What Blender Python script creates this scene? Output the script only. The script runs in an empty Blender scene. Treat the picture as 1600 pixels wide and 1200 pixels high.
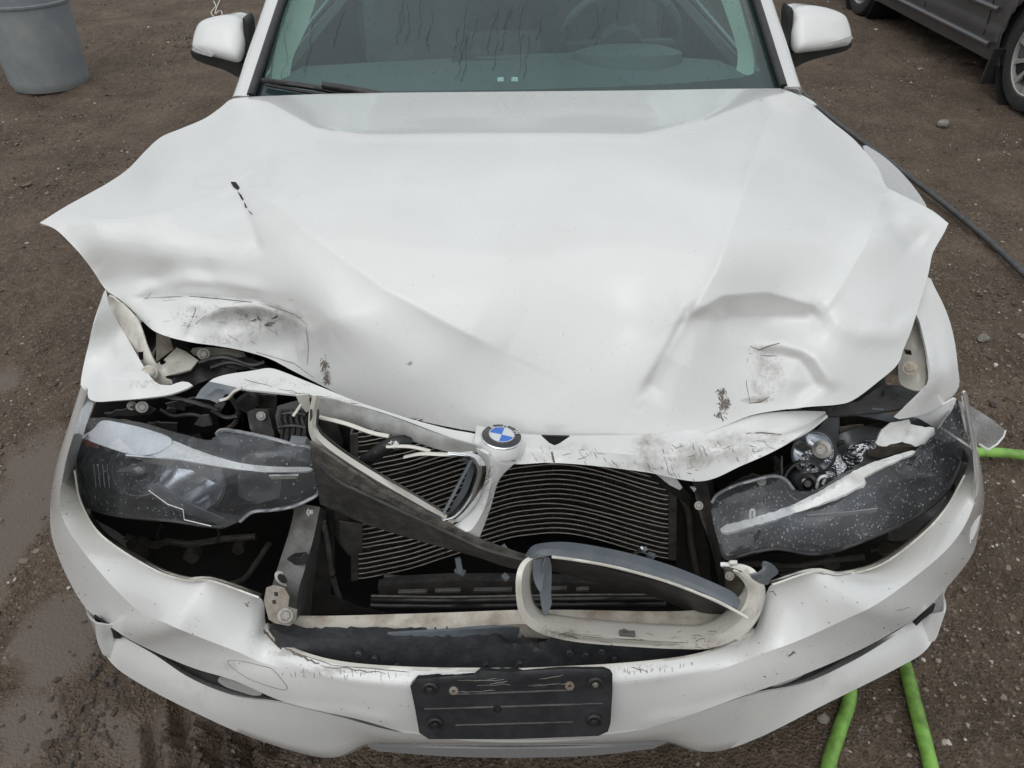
import bpy, math, random
import numpy as np
from mathutils import Vector, Matrix
from mathutils.geometry import delaunay_2d_cdt
random.seed(7); rng = np.random.default_rng(11)
sc = bpy.context.scene
COL = sc.collection
R = math.radians

# ------------------------------------------------------------------ camera
cam_d = bpy.data.cameras.new('camera'); cam = bpy.data.objects.new('camera', cam_d); COL.objects.link(cam)
CAM = Vector((-0.01, -0.74, 1.66))
ROT = Matrix.Rotation(R(54), 3, 'X') @ Matrix.Rotation(R(-0.6), 3, 'Z')
cam.matrix_world = Matrix.Translation(CAM) @ ROT.to_4x4()
cam_d.sensor_width = 36; cam_d.lens = 36*1248/1600
cam_d.clip_start = 0.02; cam_d.clip_end = 2000
sc.camera = cam

# ------------------------------------------------------------------ world, sun, exposure
w = bpy.data.worlds.new('World'); sc.world = w; w.use_nodes = True
nt = w.node_tree; nt.nodes.clear()
sky = nt.nodes.new('ShaderNodeTexSky'); sky.sky_type = 'NISHITA'; sky.sun_disc = False
sky.sun_elevation = R(58); sky.sun_rotation = R(200); sky.dust_density = 4; sky.air_density = 1.5
hs = nt.nodes.new('ShaderNodeHueSaturation'); hs.inputs['Saturation'].default_value = 0.22
cl = nt.nodes.new('ShaderNodeMix'); cl.data_type = 'RGBA'; cl.inputs[0].default_value = .72; cl.inputs[7].default_value = (5.0, 5.25, 5.45, 1)   # cloud cover veiling the clear sky
# overcast cloud layer: soft mottling of the whole dome
tc = nt.nodes.new('ShaderNodeTexCoord'); no = nt.nodes.new('ShaderNodeTexNoise'); no.inputs['Scale'].default_value = 3.0; no.inputs['Detail'].default_value = 5
mr = nt.nodes.new('ShaderNodeMapRange'); mr.inputs['From Min'].default_value = .3; mr.inputs['From Max'].default_value = .7
mr.inputs['To Min'].default_value = .72; mr.inputs['To Max'].default_value = 1.25
mu = nt.nodes.new('ShaderNodeMix'); mu.data_type = 'RGBA'; mu.blend_type = 'MULTIPLY'; mu.inputs[0].default_value = 1
bg = nt.nodes.new('ShaderNodeBackground'); bg.inputs['Strength'].default_value = 0.12
ow = nt.nodes.new('ShaderNodeOutputWorld')
L = nt.links
L.new(sky.outputs[0], hs.inputs['Color']); L.new(tc.outputs['Generated'], no.inputs['Vector']); L.new(no.outputs[0], mr.inputs[0])
sx = nt.nodes.new('ShaderNodeSeparateXYZ'); gr = nt.nodes.new('ShaderNodeMapRange'); gr.inputs['From Min'].default_value = 0; gr.inputs['From Max'].default_value = 1; gr.inputs['To Min'].default_value = .68; gr.inputs['To Max'].default_value = 1.38
mg = nt.nodes.new('ShaderNodeMix'); mg.data_type = 'RGBA'; mg.blend_type = 'MULTIPLY'; mg.inputs[0].default_value = 1
L.new(tc.outputs['Generated'], sx.inputs[0]); L.new(sx.outputs[2], gr.inputs[0])
L.new(hs.outputs[0], cl.inputs[6]); L.new(cl.outputs[2], mu.inputs[6]); L.new(mr.outputs[0], mu.inputs[7]); L.new(mu.outputs[2], mg.inputs[6]); L.new(gr.outputs[0], mg.inputs[7]); L.new(mg.outputs[2], bg.inputs[0]); L.new(bg.outputs[0], ow.inputs[0])
sd = bpy.data.lights.new('sun', 'SUN'); sd.energy = 0.5; sd.angle = R(80); sd.color = (1, .98, .95)
sun = bpy.data.objects.new('sun', sd); COL.objects.link(sun)
sun.rotation_euler = (R(32), 0, R(-20))
sc.view_settings.view_transform = 'Standard'; sc.view_settings.look = 'None'
sc.view_settings.gamma = 1; sc.view_settings.use_curve_mapping = False; sc.view_settings.exposure = 0.22

# ------------------------------------------------------------------ materials
MATS = {}
def mat(name, col, rough=.5, metal=0, spec=.5, coat=0, noise=None, bump=None, extra=None):
    """noise=(scale, amount, colour2) colour variation; bump=(scale, strength, distance)"""
    m = bpy.data.materials.new(name); m.use_nodes = True; n = m.node_tree.nodes; l = m.node_tree.links
    b = n['Principled BSDF']; b.inputs['Base Color'].default_value = (*col, 1); b.inputs['Roughness'].default_value = rough
    b.inputs['Metallic'].default_value = metal; b.inputs['Specular IOR Level'].default_value = spec
    b.inputs['Coat Weight'].default_value = coat; b.inputs['Coat Roughness'].default_value = .04
    t = n.new('ShaderNodeTexCoord')
    if noise:
        x = n.new('ShaderNodeTexNoise'); x.inputs['Scale'].default_value = noise[0]; x.inputs['Detail'].default_value = 8; x.inputs['Roughness'].default_value = .65
        r = n.new('ShaderNodeMapRange'); r.inputs['From Min'].default_value = noise[3] if len(noise) > 3 else .42; r.inputs['From Max'].default_value = noise[4] if len(noise) > 3 else .68; r.inputs['To Max'].default_value = noise[1]
        k = n.new('ShaderNodeMix'); k.data_type = 'RGBA'; k.inputs[6].default_value = (*col, 1); k.inputs[7].default_value = (*noise[2], 1)
        l.new(t.outputs['Object'], x.inputs['Vector']); l.new(x.outputs[0], r.inputs[0]); l.new(r.outputs[0], k.inputs[0]); l.new(k.outputs[2], b.inputs['Base Color'])
    if bump:
        x = n.new('ShaderNodeTexNoise'); x.inputs['Scale'].default_value = bump[0]; x.inputs['Detail'].default_value = 6
        u = n.new('ShaderNodeBump'); u.inputs['Strength'].default_value = bump[1]; u.inputs['Distance'].default_value = bump[2]
        l.new(t.outputs['Object'], x.inputs['Vector']); l.new(x.outputs[0], u.inputs['Height']); l.new(u.outputs[0], b.inputs['Normal'])
    MATS[name] = m
    return m

def paint_mat(name, col, dirtcol=(.30, .275, .24), speck=.35):
    """white car paint; 'dirt' point attribute = where mud and scuffs sit; fine specks everywhere"""
    m = bpy.data.materials.new(name); m.use_nodes = True; n = m.node_tree.nodes; l = m.node_tree.links
    b = n['Principled BSDF']
    t = n.new('ShaderNodeTexCoord'); at = n.new('ShaderNodeAttribute'); at.attribute_name = 'dirt'
    def N(scale, detail=6, rgh=.6, vec=None):
        x = n.new('ShaderNodeTexNoise'); x.inputs['Scale'].default_value = scale; x.inputs['Detail'].default_value = detail; x.inputs['Roughness'].default_value = rgh
        l.new(vec or t.outputs['Object'], x.inputs['Vector']); return x.outputs[0]
    def M(op, a, b2, clamp=False):
        x = n.new('ShaderNodeMath'); x.operation = op; x.use_clamp = clamp
        for i, v in enumerate((a, b2)):
            if isinstance(v, (int, float)): x.inputs[i].default_value = v
            else: l.new(v, x.inputs[i])
        return x.outputs[0]
    def RG(v, a, b2, lo=0, hi=1):
        x = n.new('ShaderNodeMapRange'); l.new(v, x.inputs[0]); x.inputs[1].default_value = a; x.inputs[2].default_value = b2
        x.inputs[3].default_value = lo; x.inputs[4].default_value = hi; return x.outputs[0]
    mp = n.new('ShaderNodeMapping'); mp.inputs['Scale'].default_value = (1, 1, .25); mp.inputs['Rotation'].default_value = (.2, .5, .6); l.new(t.outputs['Object'], mp.inputs[0])
    nz = M('MULTIPLY', M('ADD', N(38, 10, .6, mp.outputs[0]), N(11, 4)), .5)
    nz = M('ADD', M('MULTIPLY', nz, .78), M('MULTIPLY', N(150, 8, .6, mp.outputs[0]), .22))
    d = RG(M('ADD', nz, M('MULTIPLY', M('MINIMUM', at.outputs['Fac'], 1.25), .125)), .53, .78)
    scr = RG(N(240, 3, .5, mp.outputs[0]), .55, .62)
    d = M('MULTIPLY', d, RG(at.outputs['Fac'], .05, .35))
    d = M('MAXIMUM', d, M('MULTIPLY', M('MULTIPLY', scr, RG(at.outputs['Fac'], .1, .6)), .45))
    vo = n.new('ShaderNodeTexVoronoi'); vo.inputs['Scale'].default_value = 55; l.new(t.outputs['Object'], vo.inputs['Vector'])
    sp = M('MULTIPLY', RG(vo.outputs['Distance'], .05, .09, 1, 0), RG(N(9), .60, .64))
    d = M('MAXIMUM', d, M('MULTIPLY', sp, speck))
    film = M('MULTIPLY', RG(N(5, 6, .6), .4, .75), .10)
    d = M('MAXIMUM', d, film, True)
    k = n.new('ShaderNodeMix'); k.data_type = 'RGBA'; k.inputs[6].default_value = (*col, 1); k.inputs[7].default_value = (*dirtcol, 1)
    kd = n.new('ShaderNodeMix'); kd.data_type = 'RGBA'; kd.inputs[6].default_value = (*dirtcol, 1); kd.inputs[7].default_value = (.05, .042, .035, 1); l.new(RG(M('ADD', at.outputs['Fac'], N(90, 6, .7)), 1.35, 1.7), kd.inputs[0]); l.new(kd.outputs[2], k.inputs[7])
    l.new(d, k.inputs[0]); l.new(k.outputs[2], b.inputs['Base Color'])
    l.new(RG(d, 0, .6, .25, .75), b.inputs['Roughness'])
    l.new(RG(d, .1, .5, 1, 0), b.inputs['Coat Weight']); b.inputs['Coat Roughness'].default_value = .05
    u = n.new('ShaderNodeBump'); u.inputs['Strength'].default_value = .03; u.inputs['Distance'].default_value = .004
    l.new(N(22, 2), u.inputs['Height']); l.new(u.outputs[0], b.inputs['Normal'])
    MATS[name] = m
    return m

PAINT = paint_mat('white_paint', (.70, .705, .69))
INNER = paint_mat('bare_inner_paint', (.62, .60, .54), (.30, .25, .18), .5)
CREAM = mat('dirty_primer', (.58, .55, .48), .5, noise=(18, .8, (.22, .15, .09)), bump=(60, .3, .002))
BLACK = mat('black_plastic', (.018, .018, .019), .42, noise=(25, .5, (.06, .056, .05)), bump=(90, .3, .002))
DGREY = mat('dusty_plastic', (.032, .031, .031), .45, noise=(30, .7, (.085, .078, .07)), bump=(45, .7, .004))
TRIM = mat('bluish_plastic_trim', (.13, .15, .17), .33, noise=(30, .5, (.20, .21, .21)), bump=(120, .15, .001))
VOID = mat('void_black', (.006, .006, .006), .8)
GALV = mat('galvanised_steel', (.13, .13, .128), .5, .35, noise=(30, .9, (.06, .052, .042)), bump=(80, .3, .002))
BRACK = mat('grimy_steel', (.30, .28, .24), .6, .1, noise=(35, .9, (.16, .11, .07)), bump=(90, .4, .002))
STEEL = mat('bolt_steel', (.33, .32, .30), .4, .7, noise=(80, .6, (.16, .13, .10)))
CHROME = mat('chrome', (.80, .82, .84), .16, 1, noise=(15, .35, (.35, .36, .38)))
SILVER = mat('silver_lip', (.42, .43, .45), .3, .4)
FOAM = mat('black_foam', (.040, .042, .046), .42, noise=(40, .6, (.085, .085, .088)), bump=(130, .55, .0025))
TUBEM = mat('condenser_aluminium', (.56, .54, .50), .42, .2, noise=(45, .8, (.32, .29, .24)))
FINM = mat('condenser_fins', (.22, .20, .165), .6, noise=(60, .9, (.42, .37, .30)))
BLUE = mat('badge_blue', (.02, .14, .55), .25, coat=.5)
WHITEB = mat('badge_white', (.62, .64, .66), .3, coat=.5)
RUBBER = mat('rubber', (.02, .02, .02), .7, noise=(30, .5, (.06, .055, .05)), bump=(50, .4, .003))
SEAT = mat('seat_leather', (.11, .12, .12), .5, noise=(8, .4, (.22, .23, .22)), bump=(150, .2, .001))
DASH = mat('dash_vinyl', (.13, .15, .145), .6, bump=(300, .3, .001))
CREAMTRIM = mat('cream_pillar_trim', (.55, .60, .50), .8)
AMBER = mat('amber_reflector', (.45, .07, .01), .25, coat=.5)
REFL = mat('lamp_reflector', (.66, .68, .71), .14, .9, bump=(14, .2, .004))
LTRIM = mat('lamp_white_trim', (.80, .81, .80), .4, noise=(20, .6, (.42, .39, .33)))
LGREY = mat('lamp_grey_trim', (.27, .28, .295), .3, .35, noise=(20, .5, (.17, .17, .17)))
GREEN = mat('green_hose', (.25, .50, .10), .38, noise=(16, .8, (.06, .09, .02)), bump=(60, .2, .002))
BHOSE = mat('dark_rubber_hose', (.055, .056, .06), .5, noise=(20, .6, (.12, .11, .10)))
BARREL = mat('barrel_plastic', (.22, .25, .265), .5, noise=(3.5, .9, (.34, .35, .34)), bump=(40, .25, .003))
GCAR = mat('grey_metallic_paint', (.085, .088, .095), .35, .4, coat=.6, noise=(12, .5, (.13, .125, .12)))
ALLOY = mat('alloy_wheel', (.52, .52, .51), .35, .5, noise=(20, .5, (.3, .26, .2)))
MUD = mat('dark_mud_clod', (.06, .045, .034), .55, bump=(90, 1, .006))
CORD = mat('pale_cord', (.6, .58, .52), .7)
ROCK = mat('rock', (.26, .24, .21), .7, noise=(40, .8, (.14, .12, .10)), bump=(60, .6, .004))
LEAFM = mat('dead_leaf', (.16, .11, .06), .6, noise=(60, .6, (.08, .05, .03)))
SEATL = mat('label_white', (.75, .78, .74), .6)

def glass_mat(name, tint, body, bodyamt, ior=1.5, rough=.02, bump=None, var=(.6, 2.2)):
    """thin clear pane: tinted see-through + fresnel gloss + a little haze of its own"""
    m = bpy.data.materials.new(name); m.use_nodes = True; n = m.node_tree.nodes; l = m.node_tree.links; n.clear()
    o = n.new('ShaderNodeOutputMaterial'); tr = n.new('ShaderNodeBsdfTransparent'); tr.inputs[0].default_value = (*tint, 1)
    gl = n.new('ShaderNodeBsdfGlossy'); gl.inputs['Roughness'].default_value = rough; gl.inputs['Color'].default_value = (1, 1, 1, 1)
    df = n.new('ShaderNodeBsdfDiffuse'); df.inputs[0].default_value = (*body, 1)
    fr = n.new('ShaderNodeFresnel'); fr.inputs[0].default_value = ior
    a = n.new('ShaderNodeMixShader'); a.inputs[0].default_value = bodyamt; c = n.new('ShaderNodeMixShader')
    l.new(tr.outputs[0], a.inputs[1]); l.new(df.outputs[0], a.inputs[2])
    ge = n.new('ShaderNodeNewGeometry'); ff = n.new('ShaderNodeMath'); ff.operation = 'SUBTRACT'; ff.use_clamp = True; l.new(fr.outputs[0], ff.inputs[0]); l.new(ge.outputs['Backfacing'], ff.inputs[1]); l.new(ff.outputs[0], c.inputs[0])
    l.new(a.outputs[0], c.inputs[1]); l.new(gl.outputs[0], c.inputs[2]); l.new(c.outputs[0], o.inputs[0])
    t = n.new('ShaderNodeTexCoord'); x = n.new('ShaderNodeTexNoise'); x.inputs['Scale'].default_value = 12; x.inputs['Detail'].default_value = 7
    r = n.new('ShaderNodeMapRange'); r.inputs[1].default_value = .45; r.inputs[2].default_value = .75; r.inputs[3].default_value = bodyamt*var[0]; r.inputs[4].default_value = bodyamt*var[1]
    l.new(t.outputs['Object'], x.inputs['Vector']); l.new(x.outputs[0], r.inputs[0]); l.new(r.outputs[0], a.inputs[0])
    if bump:
        x2 = n.new('ShaderNodeTexNoise'); x2.inputs['Scale'].default_value = bump[0]; u = n.new('ShaderNodeBump'); u.inputs['Strength'].default_value = bump[1]; u.inputs['Distance'].default_value = bump[2]
        l.new(t.outputs['Object'], x2.inputs['Vector']); l.new(x2.outputs[0], u.inputs['Height'])
        for q in (gl, fr): l.new(u.outputs[0], q.inputs['Normal'])
    MATS[name] = m
    return m
LENS = glass_mat('lens_plastic', (.92, .93, .94), (.5, .52, .54), .03, 1.5, .05, (30, .15, .002))
WIND = glass_mat('windscreen_glass', (.76, .87, .86), (.20, .30, .32), .05, 1.6, .02, None, (.9, 1.15))
DROP = glass_mat('water', (.95, .96, .97), (.85, .85, .85), .10, 1.45, .02)

# ------------------------------------------------------------------ geometry helpers
def ray(px, py):
    return ROT @ Vector(((px-800)/1248, -(py-600)/1248, -1))
def plan(x): return .30*(abs(x)/.9)**2.3           # the nose in plan
def W(px, py, k, v):
    """a point of the place: the line of sight of a measured spot cut by the plane x=, y=, z= or the nose surface (k='b', v = metres behind it)"""
    d = ray(px, py)
    if k == 'y': t = (v-CAM.y)/d.y
    elif k == 'z': t = (v-CAM.z)/d.z
    elif k == 'x': t = (v-CAM.x)/d.x
    elif k == 'd': t = v
    else:
        lo, hi = .3, 3.
        for _ in range(40):
            t = (lo+hi)/2; p = CAM+d*t
            if p.y < plan(p.x)+v: lo = t
            else: hi = t
    return CAM+d*t
def depth(px, py, k, v):
    return -(ROT.transposed() @ (W(px, py, k, v)-CAM)).z

def tps(ctrl, reg=2e-4):
    P = np.array([(c[0]/400., c[1]/400.) for c in ctrl]); val = np.array([1/depth(*c) for c in ctrl])
    n = len(P)
    def U(A):
        r2 = ((A[:, None, :]-P[None])**2).sum(-1); return np.where(r2 > 1e-12, r2*np.log(r2+1e-12), 0)
    if n < 3: return lambda A: np.full(len(A), val.mean())
    K = np.zeros((n+3, n+3)); K[:n, :n] = U(P)+np.eye(n)*reg; K[:n, n] = 1; K[:n, n+1:] = P; K[n, :n] = 1; K[n+1:, :n] = P.T
    s = np.linalg.lstsq(K, np.concatenate([val, [0, 0, 0]]), rcond=None)[0]
    return lambda A: U(A/400.)@s[:n]+s[n]+(A/400.)@s[n+1:]
def const_depth(k, v):
    def f(A): return np.array([1/depth(a[0], a[1], k, v) for a in A])
    return f
ROTn = np.array(ROT); CAMn = np.array(CAM)
def unproj(A, t):
    d = np.stack([(A[:, 0]-800)/1248, -(A[:, 1]-600)/1248, -np.ones(len(A))], 1)@ROTn.T
    return CAMn+d*t[:, None]

def seg_dist(A, poly):
    """distance (px), signed side and parameter 0..1 along a polyline"""
    best = np.full(len(A), 1e9); side = np.zeros(len(A)); par = np.zeros(len(A))
    poly = np.array(poly, float); ln = np.linalg.norm(np.diff(poly, axis=0), axis=1); tot = ln.sum(); acc = 0
    for i in range(len(poly)-1):
        a, b = poly[i], poly[i+1]; ab = b-a; s = np.clip(((A-a)@ab)/(ab@ab), 0, 1); q = a+s[:, None]*ab
        d = np.linalg.norm(A-q, axis=1); m = d < best
        cr = ab[0]*(A[:, 1]-a[1])-ab[1]*(A[:, 0]-a[0])
        best[m] = d[m]; side[m] = np.sign(cr[m]); par[m] = ((acc+s*ln[i])/tot)[m]; acc += ln[i]
    return best, side, par
def creases(A, lst):
    """forward displacement in metres. (poly, amp, width on the left of travel, width on the right, fade)"""
    out = np.zeros(len(A))
    for poly, amp, wl, wr, *f in lst:
        d, s, p = seg_dist(A, poly)
        wd = np.where(s < 0, wl, wr)
        k = np.exp(-(d/wd)) if (f and f[0] == 'sharp') else np.exp(-(d/wd)**2)
        fade = 1 if (f and len(f) > 1) else np.clip(np.sin(np.clip(p, .0, 1)*math.pi)*2.2+.15, 0, 1)
        out += amp*k*fade
    return out

def blobs(A, lst):
    out = np.zeros(len(A))
    for cx, cy, rx, ry, s in lst:
        q = ((A[:, 0]-cx)/rx)**2+((A[:, 1]-cy)/ry)**2
        out = np.maximum(out, s*np.clip(1.25-q, 0, 1))
    return out

def link(o, parent=None, **kw):
    COL.objects.link(o)
    if parent is not None:
        o.parent = parent
        if parent.type == 'EMPTY': o.matrix_parent_inverse = Matrix.Translation(parent.location).inverted() if not parent.rotation_euler.z else parent_inv(parent)
    for k, v in kw.items(): o[k] = v
    return o
def parent_inv(p): return (Matrix.Translation(p.location) @ p.rotation_euler.to_matrix().to_4x4()).inverted()
def mesh_obj(name, V, Fs, m, parent=None, smooth=True, attr=None, **kw):
    me = bpy.data.meshes.new(name); me.from_pydata([tuple(v) for v in V], [], [tuple(int(i) for i in f) for f in Fs]); me.update()
    if smooth is not None and smooth is not False:
        me.polygons.foreach_set('use_smooth', [True]*len(me.polygons))
        if smooth is not True: me.set_sharp_from_angle(angle=R(smooth))
    if m: me.materials.append(m)
    if attr is not None:
        a = me.attributes.new('dirt', 'FLOAT', 'POINT'); a.data.foreach_set('value', np.asarray(attr, dtype=np.float32))
    return link(bpy.data.objects.new(name, me), parent, **kw)

def vnormals(V, Fs):
    N = np.zeros_like(V)
    for f in Fs:
        for i in range(1, len(f)-1):
            n = np.cross(V[f[i]]-V[f[0]], V[f[i+1]]-V[f[0]])
            N[f[0]] += n; N[f[i]] += n; N[f[i+1]] += n
    return N/(np.linalg.norm(N, axis=1)[:, None]+1e-12)
def thicken(V, Fs, thk):
    """sheet metal: front, back and a rim of its own (sharp) all round the open edges"""
    V = np.asarray(V, float); Fs = [tuple(int(i) for i in f) for f in Fs]
    # make it face the camera
    c = V[list(Fs[len(Fs)//2])].mean(0); f = Fs[len(Fs)//2]; tot = 0
    for f in Fs[::max(1, len(Fs)//60)]:
        n = np.cross(V[f[1]]-V[f[0]], V[f[2]]-V[f[0]]); tot += n@(CAMn-V[f[0]])
    if tot < 0: Fs = [f[::-1] for f in Fs]
    N = vnormals(V, Fs); n = len(V); B = V-N*thk
    ed = {}
    for f in Fs:
        for i in range(len(f)):
            a, b = f[i], f[(i+1) % len(f)]
            if (b, a) in ed: del ed[(b, a)]
            else: ed[(a, b)] = 1
    VV = [V, B]; FF = list(Fs)+[tuple(n+i for i in f[::-1]) for f in Fs]
    be = list(ed); idx = {}; rv = []
    for a, b in be:
        for q in (a, b):
            if q not in idx: idx[q] = 2*n+len(rv); rv += [V[q], B[q]]
        FF.append((idx[b], idx[a], idx[a]+1, idx[b]+1))
    if rv: VV.append(np.array(rv))
    src = list(range(n))*2+[q for q in idx for _ in (0, 1)]
    return np.concatenate(VV), FF, src

def spline(pts, n, closed=False):
    """Catmull-Rom resample of a list of vectors to n points, even in length"""
    P = np.array(pts, float)
    if len(P) == 2 and not closed: return P[0]+(P[1]-P[0])*np.linspace(0, 1, n)[:, None]
    if closed: Q = np.vstack([P[-1], P, P[0], P[1]])
    else: Q = np.vstack([2*P[0]-P[1], P, 2*P[-1]-P[-2]])
    out = []
    for i in range(1, len(Q)-2):
        for t in np.linspace(0, 1, 14, endpoint=False):
            a, b, c, d = Q[i-1], Q[i], Q[i+1], Q[i+2]
            out.append(.5*((2*b)+(-a+c)*t+(2*a-5*b+4*c-d)*t*t+(-a+3*b-3*c+d)*t**3))
    out.append(Q[-2]); out = np.array(out)
    s = np.concatenate([[0], np.cumsum(np.linalg.norm(np.diff(out, axis=0), axis=1))])
    q = np.linspace(0, s[-1], n+1)[:-1] if closed else np.linspace(0, s[-1], n)
    return np.stack([np.interp(q, s, out[:, j]) for j in range(P.shape[1])], 1)
def poly_resample(pts, sp, closed=True):
    P = [np.array(p, float) for p in pts]; out = []
    for i in range(len(P) if closed else len(P)-1):
        a, b = P[i], P[(i+1) % len(P)]; k = max(1, int(np.linalg.norm(b-a)/sp))
        for j in range(k): out.append(a+(b-a)*j/k)
    if not closed: out.append(P[-1])
    return np.array(out)
def inside(A, poly):
    x, y = A[:, 0], A[:, 1]; r = np.zeros(len(A), bool); n = len(poly)
    for i in range(n):
        x1, y1 = poly[i]; x2, y2 = poly[(i+1) % n]
        c = (y1 > y) != (y2 > y)
        with np.errstate(divide='ignore', invalid='ignore'):
            r ^= c & (x < (x2-x1)*(y-y1)/(y2-y1+1e-12)+x1)
    return r

SMOOTH = {'front_fender', 'lens', 'lamp_housing', 'brow_trim', 'light_strip', 'mirror_base', 'turn_signal', 'mirror_inner_edge', 'nose_flap', 'lower_slot', 'fog_lamp', 'rubber_sheet', 'grille_slat', 'nose_underside', 'fender_top', 'latch_bar', 'beam_reinforcement', 'fender_flange', 'torn_bracket', 'radiator_seal'}
def patch(name, outline, ctrl, m, thk=.003, sp=12, parent=None, cr=(), dirt=(), smooth_outline=True, jag=0, holes=(), wob=0, **kw):
    smooth_outline = smooth_outline and name in SMOOTH
    """a sheet with the given outline and the depth of a smooth surface through the measured points, real thickness"""
    if smooth_outline: O = spline(outline, max(12, int(np.linalg.norm(np.diff(np.array(outline+[outline[0]], float), axis=0), axis=1).sum()/sp)), True)
    else: O = poly_resample(outline, sp)
    if jag: O = O+rng.normal(0, jag, O.shape)
    H = [poly_resample(h, sp*.6) for h in holes]
    lo, hi = O.min(0), O.max(0)
    gx, gy = np.meshgrid(np.arange(lo[0], hi[0], sp), np.arange(lo[1], hi[1], sp)); G = np.stack([gx.ravel(), gy.ravel()], 1)
    if len(G):
        G = G+rng.uniform(-.15, .15, G.shape)*sp
        G = G[inside(G, O)]
        for h in H: G = G[~inside(G, h)]
        for ring in [O]+H:
            if len(G): G = G[np.sqrt(((G[:, None]-ring[None])**2).sum(-1)).min(1) > sp*.5]
    A = np.vstack([O]+H+[G]) if len(G) else np.vstack([O]+H)
    edges = [(i, (i+1) % len(O)) for i in range(len(O))]; off = len(O)
    for h in H: edges += [(off+i, off+(i+1) % len(h)) for i in range(len(h))]; off += len(h)
    r = delaunay_2d_cdt([Vector(a) for a in A], edges, [], 0, 1e-4)
    A = np.array([tuple(v) for v in r[0]]); T = [f for f in r[2]]
    cen = np.array([A[list(f)].mean(0) for f in T]); keep = inside(cen, O)
    for h in H: keep &= ~inside(cen, h)
    T = [t for t, k in zip(T, keep) if k]
    fn = const_depth(*ctrl) if isinstance(ctrl[0], str) else tps(ctrl)
    t = 1/fn(A)-(creases(A, cr) if cr else 0)
    if wob: t = t+np.sin(A[:, 0]/17.+A[:, 1]/23.)*wob+np.sin(A[:, 0]/7.3-A[:, 1]/9.1)*wob*.5
    V = unproj(A, t); D = blobs(A, dirt) if dirt else np.zeros(len(A))
    V, Fs, src = thicken(V, T, thk)
    return mesh_obj(name, V, Fs, m, parent, 50, D[src], **kw)

def loft(name, rows, m, nu=40, nv=4, thk=.003, parent=None, closed=False, across='lin', attr=None, angle=40, mids=None, cr=(), dirt=(), closed_v=False, **kw):
    """rows of measured points (px, py, kind, value); linear or smooth across rows"""
    RR = [spline([tuple(W(*p)) if len(p) == 4 else p for p in r], nu, closed) for r in rows]
    RR = np.array(RR); nr = len(RR); G = []
    if closed_v: RR = np.concatenate([RR, RR[:1]]); nr += 1
    if across == 'lin':
        for i in range(nr-1):
            for j in range(nv): G.append(RR[i]+(RR[i+1]-RR[i])*j/nv)
        G.append(RR[-1])
    else:
        n = (nr-1)*nv+1; S = np.stack([spline(RR[:, j], n) for j in range(nu)], 1); G = list(S)
    G = np.array(G); a, b = G.shape[:2]; Fs = []
    for i in range(a-1):
        for j in range(b if closed else b-1):
            Fs.append((i*b+j, i*b+(j+1) % b, (i+1)*b+(j+1) % b, (i+1)*b+j))
    V = G.reshape(-1, 3)
    # to image space for creases / dirt
    D = np.zeros(len(V))
    if cr or dirt:
        q = (V-CAMn)@ROTn; A = np.stack([800+1248*q[:, 0]/-q[:, 2], 600-1248*q[:, 1]/-q[:, 2]], 1)
        if cr: V = unproj(A, -q[:, 2]-creases(A, cr))
        if dirt: D = blobs(A, dirt)
    if thk:
        V, Fs, src = thicken(V, Fs, thk); D = D[src]
    return mesh_obj(name, V, Fs, m, parent, angle, D, **kw)

def tube(name, pts, r, m, parent=None, res=8, n=None, taper=None, flat=1, smooth_path=True, **kw):
    P = [tuple(W(*p)) if len(p) == 4 else tuple(p) for p in pts]
    P = spline(P, n or max(6, len(P)*6)) if smooth_path else np.array(P)
    V = []; Fs = []; up = np.array([0, 0, 1.]); k = len(P)
    for i in range(k):
        t = P[min(i+1, k-1)]-P[max(i-1, 0)]; t /= np.linalg.norm(t)+1e-9
        a = np.cross(t, up); 
        if np.linalg.norm(a) < 1e-3: a = np.cross(t, [0, 1, 0])
        a /= np.linalg.norm(a); b = np.cross(a, t); rr = r*(taper[0]+(taper[1]-taper[0])*i/(k-1) if taper else 1)
        for j in range(res):
            th = 2*math.pi*j/res; V.append(P[i]+a*rr*math.cos(th)+b*rr*flat*math.sin(th))
    for i in range(k-1):
        for j in range(res): Fs.append((i*res+j, i*res+(j+1) % res, (i+1)*res+(j+1) % res, (i+1)*res+j))
    Fs += [tuple(range(res))[::-1], tuple((k-1)*res+j for j in range(res))]
    return mesh_obj(name, V, Fs, m, parent, 60, None, **kw)

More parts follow.
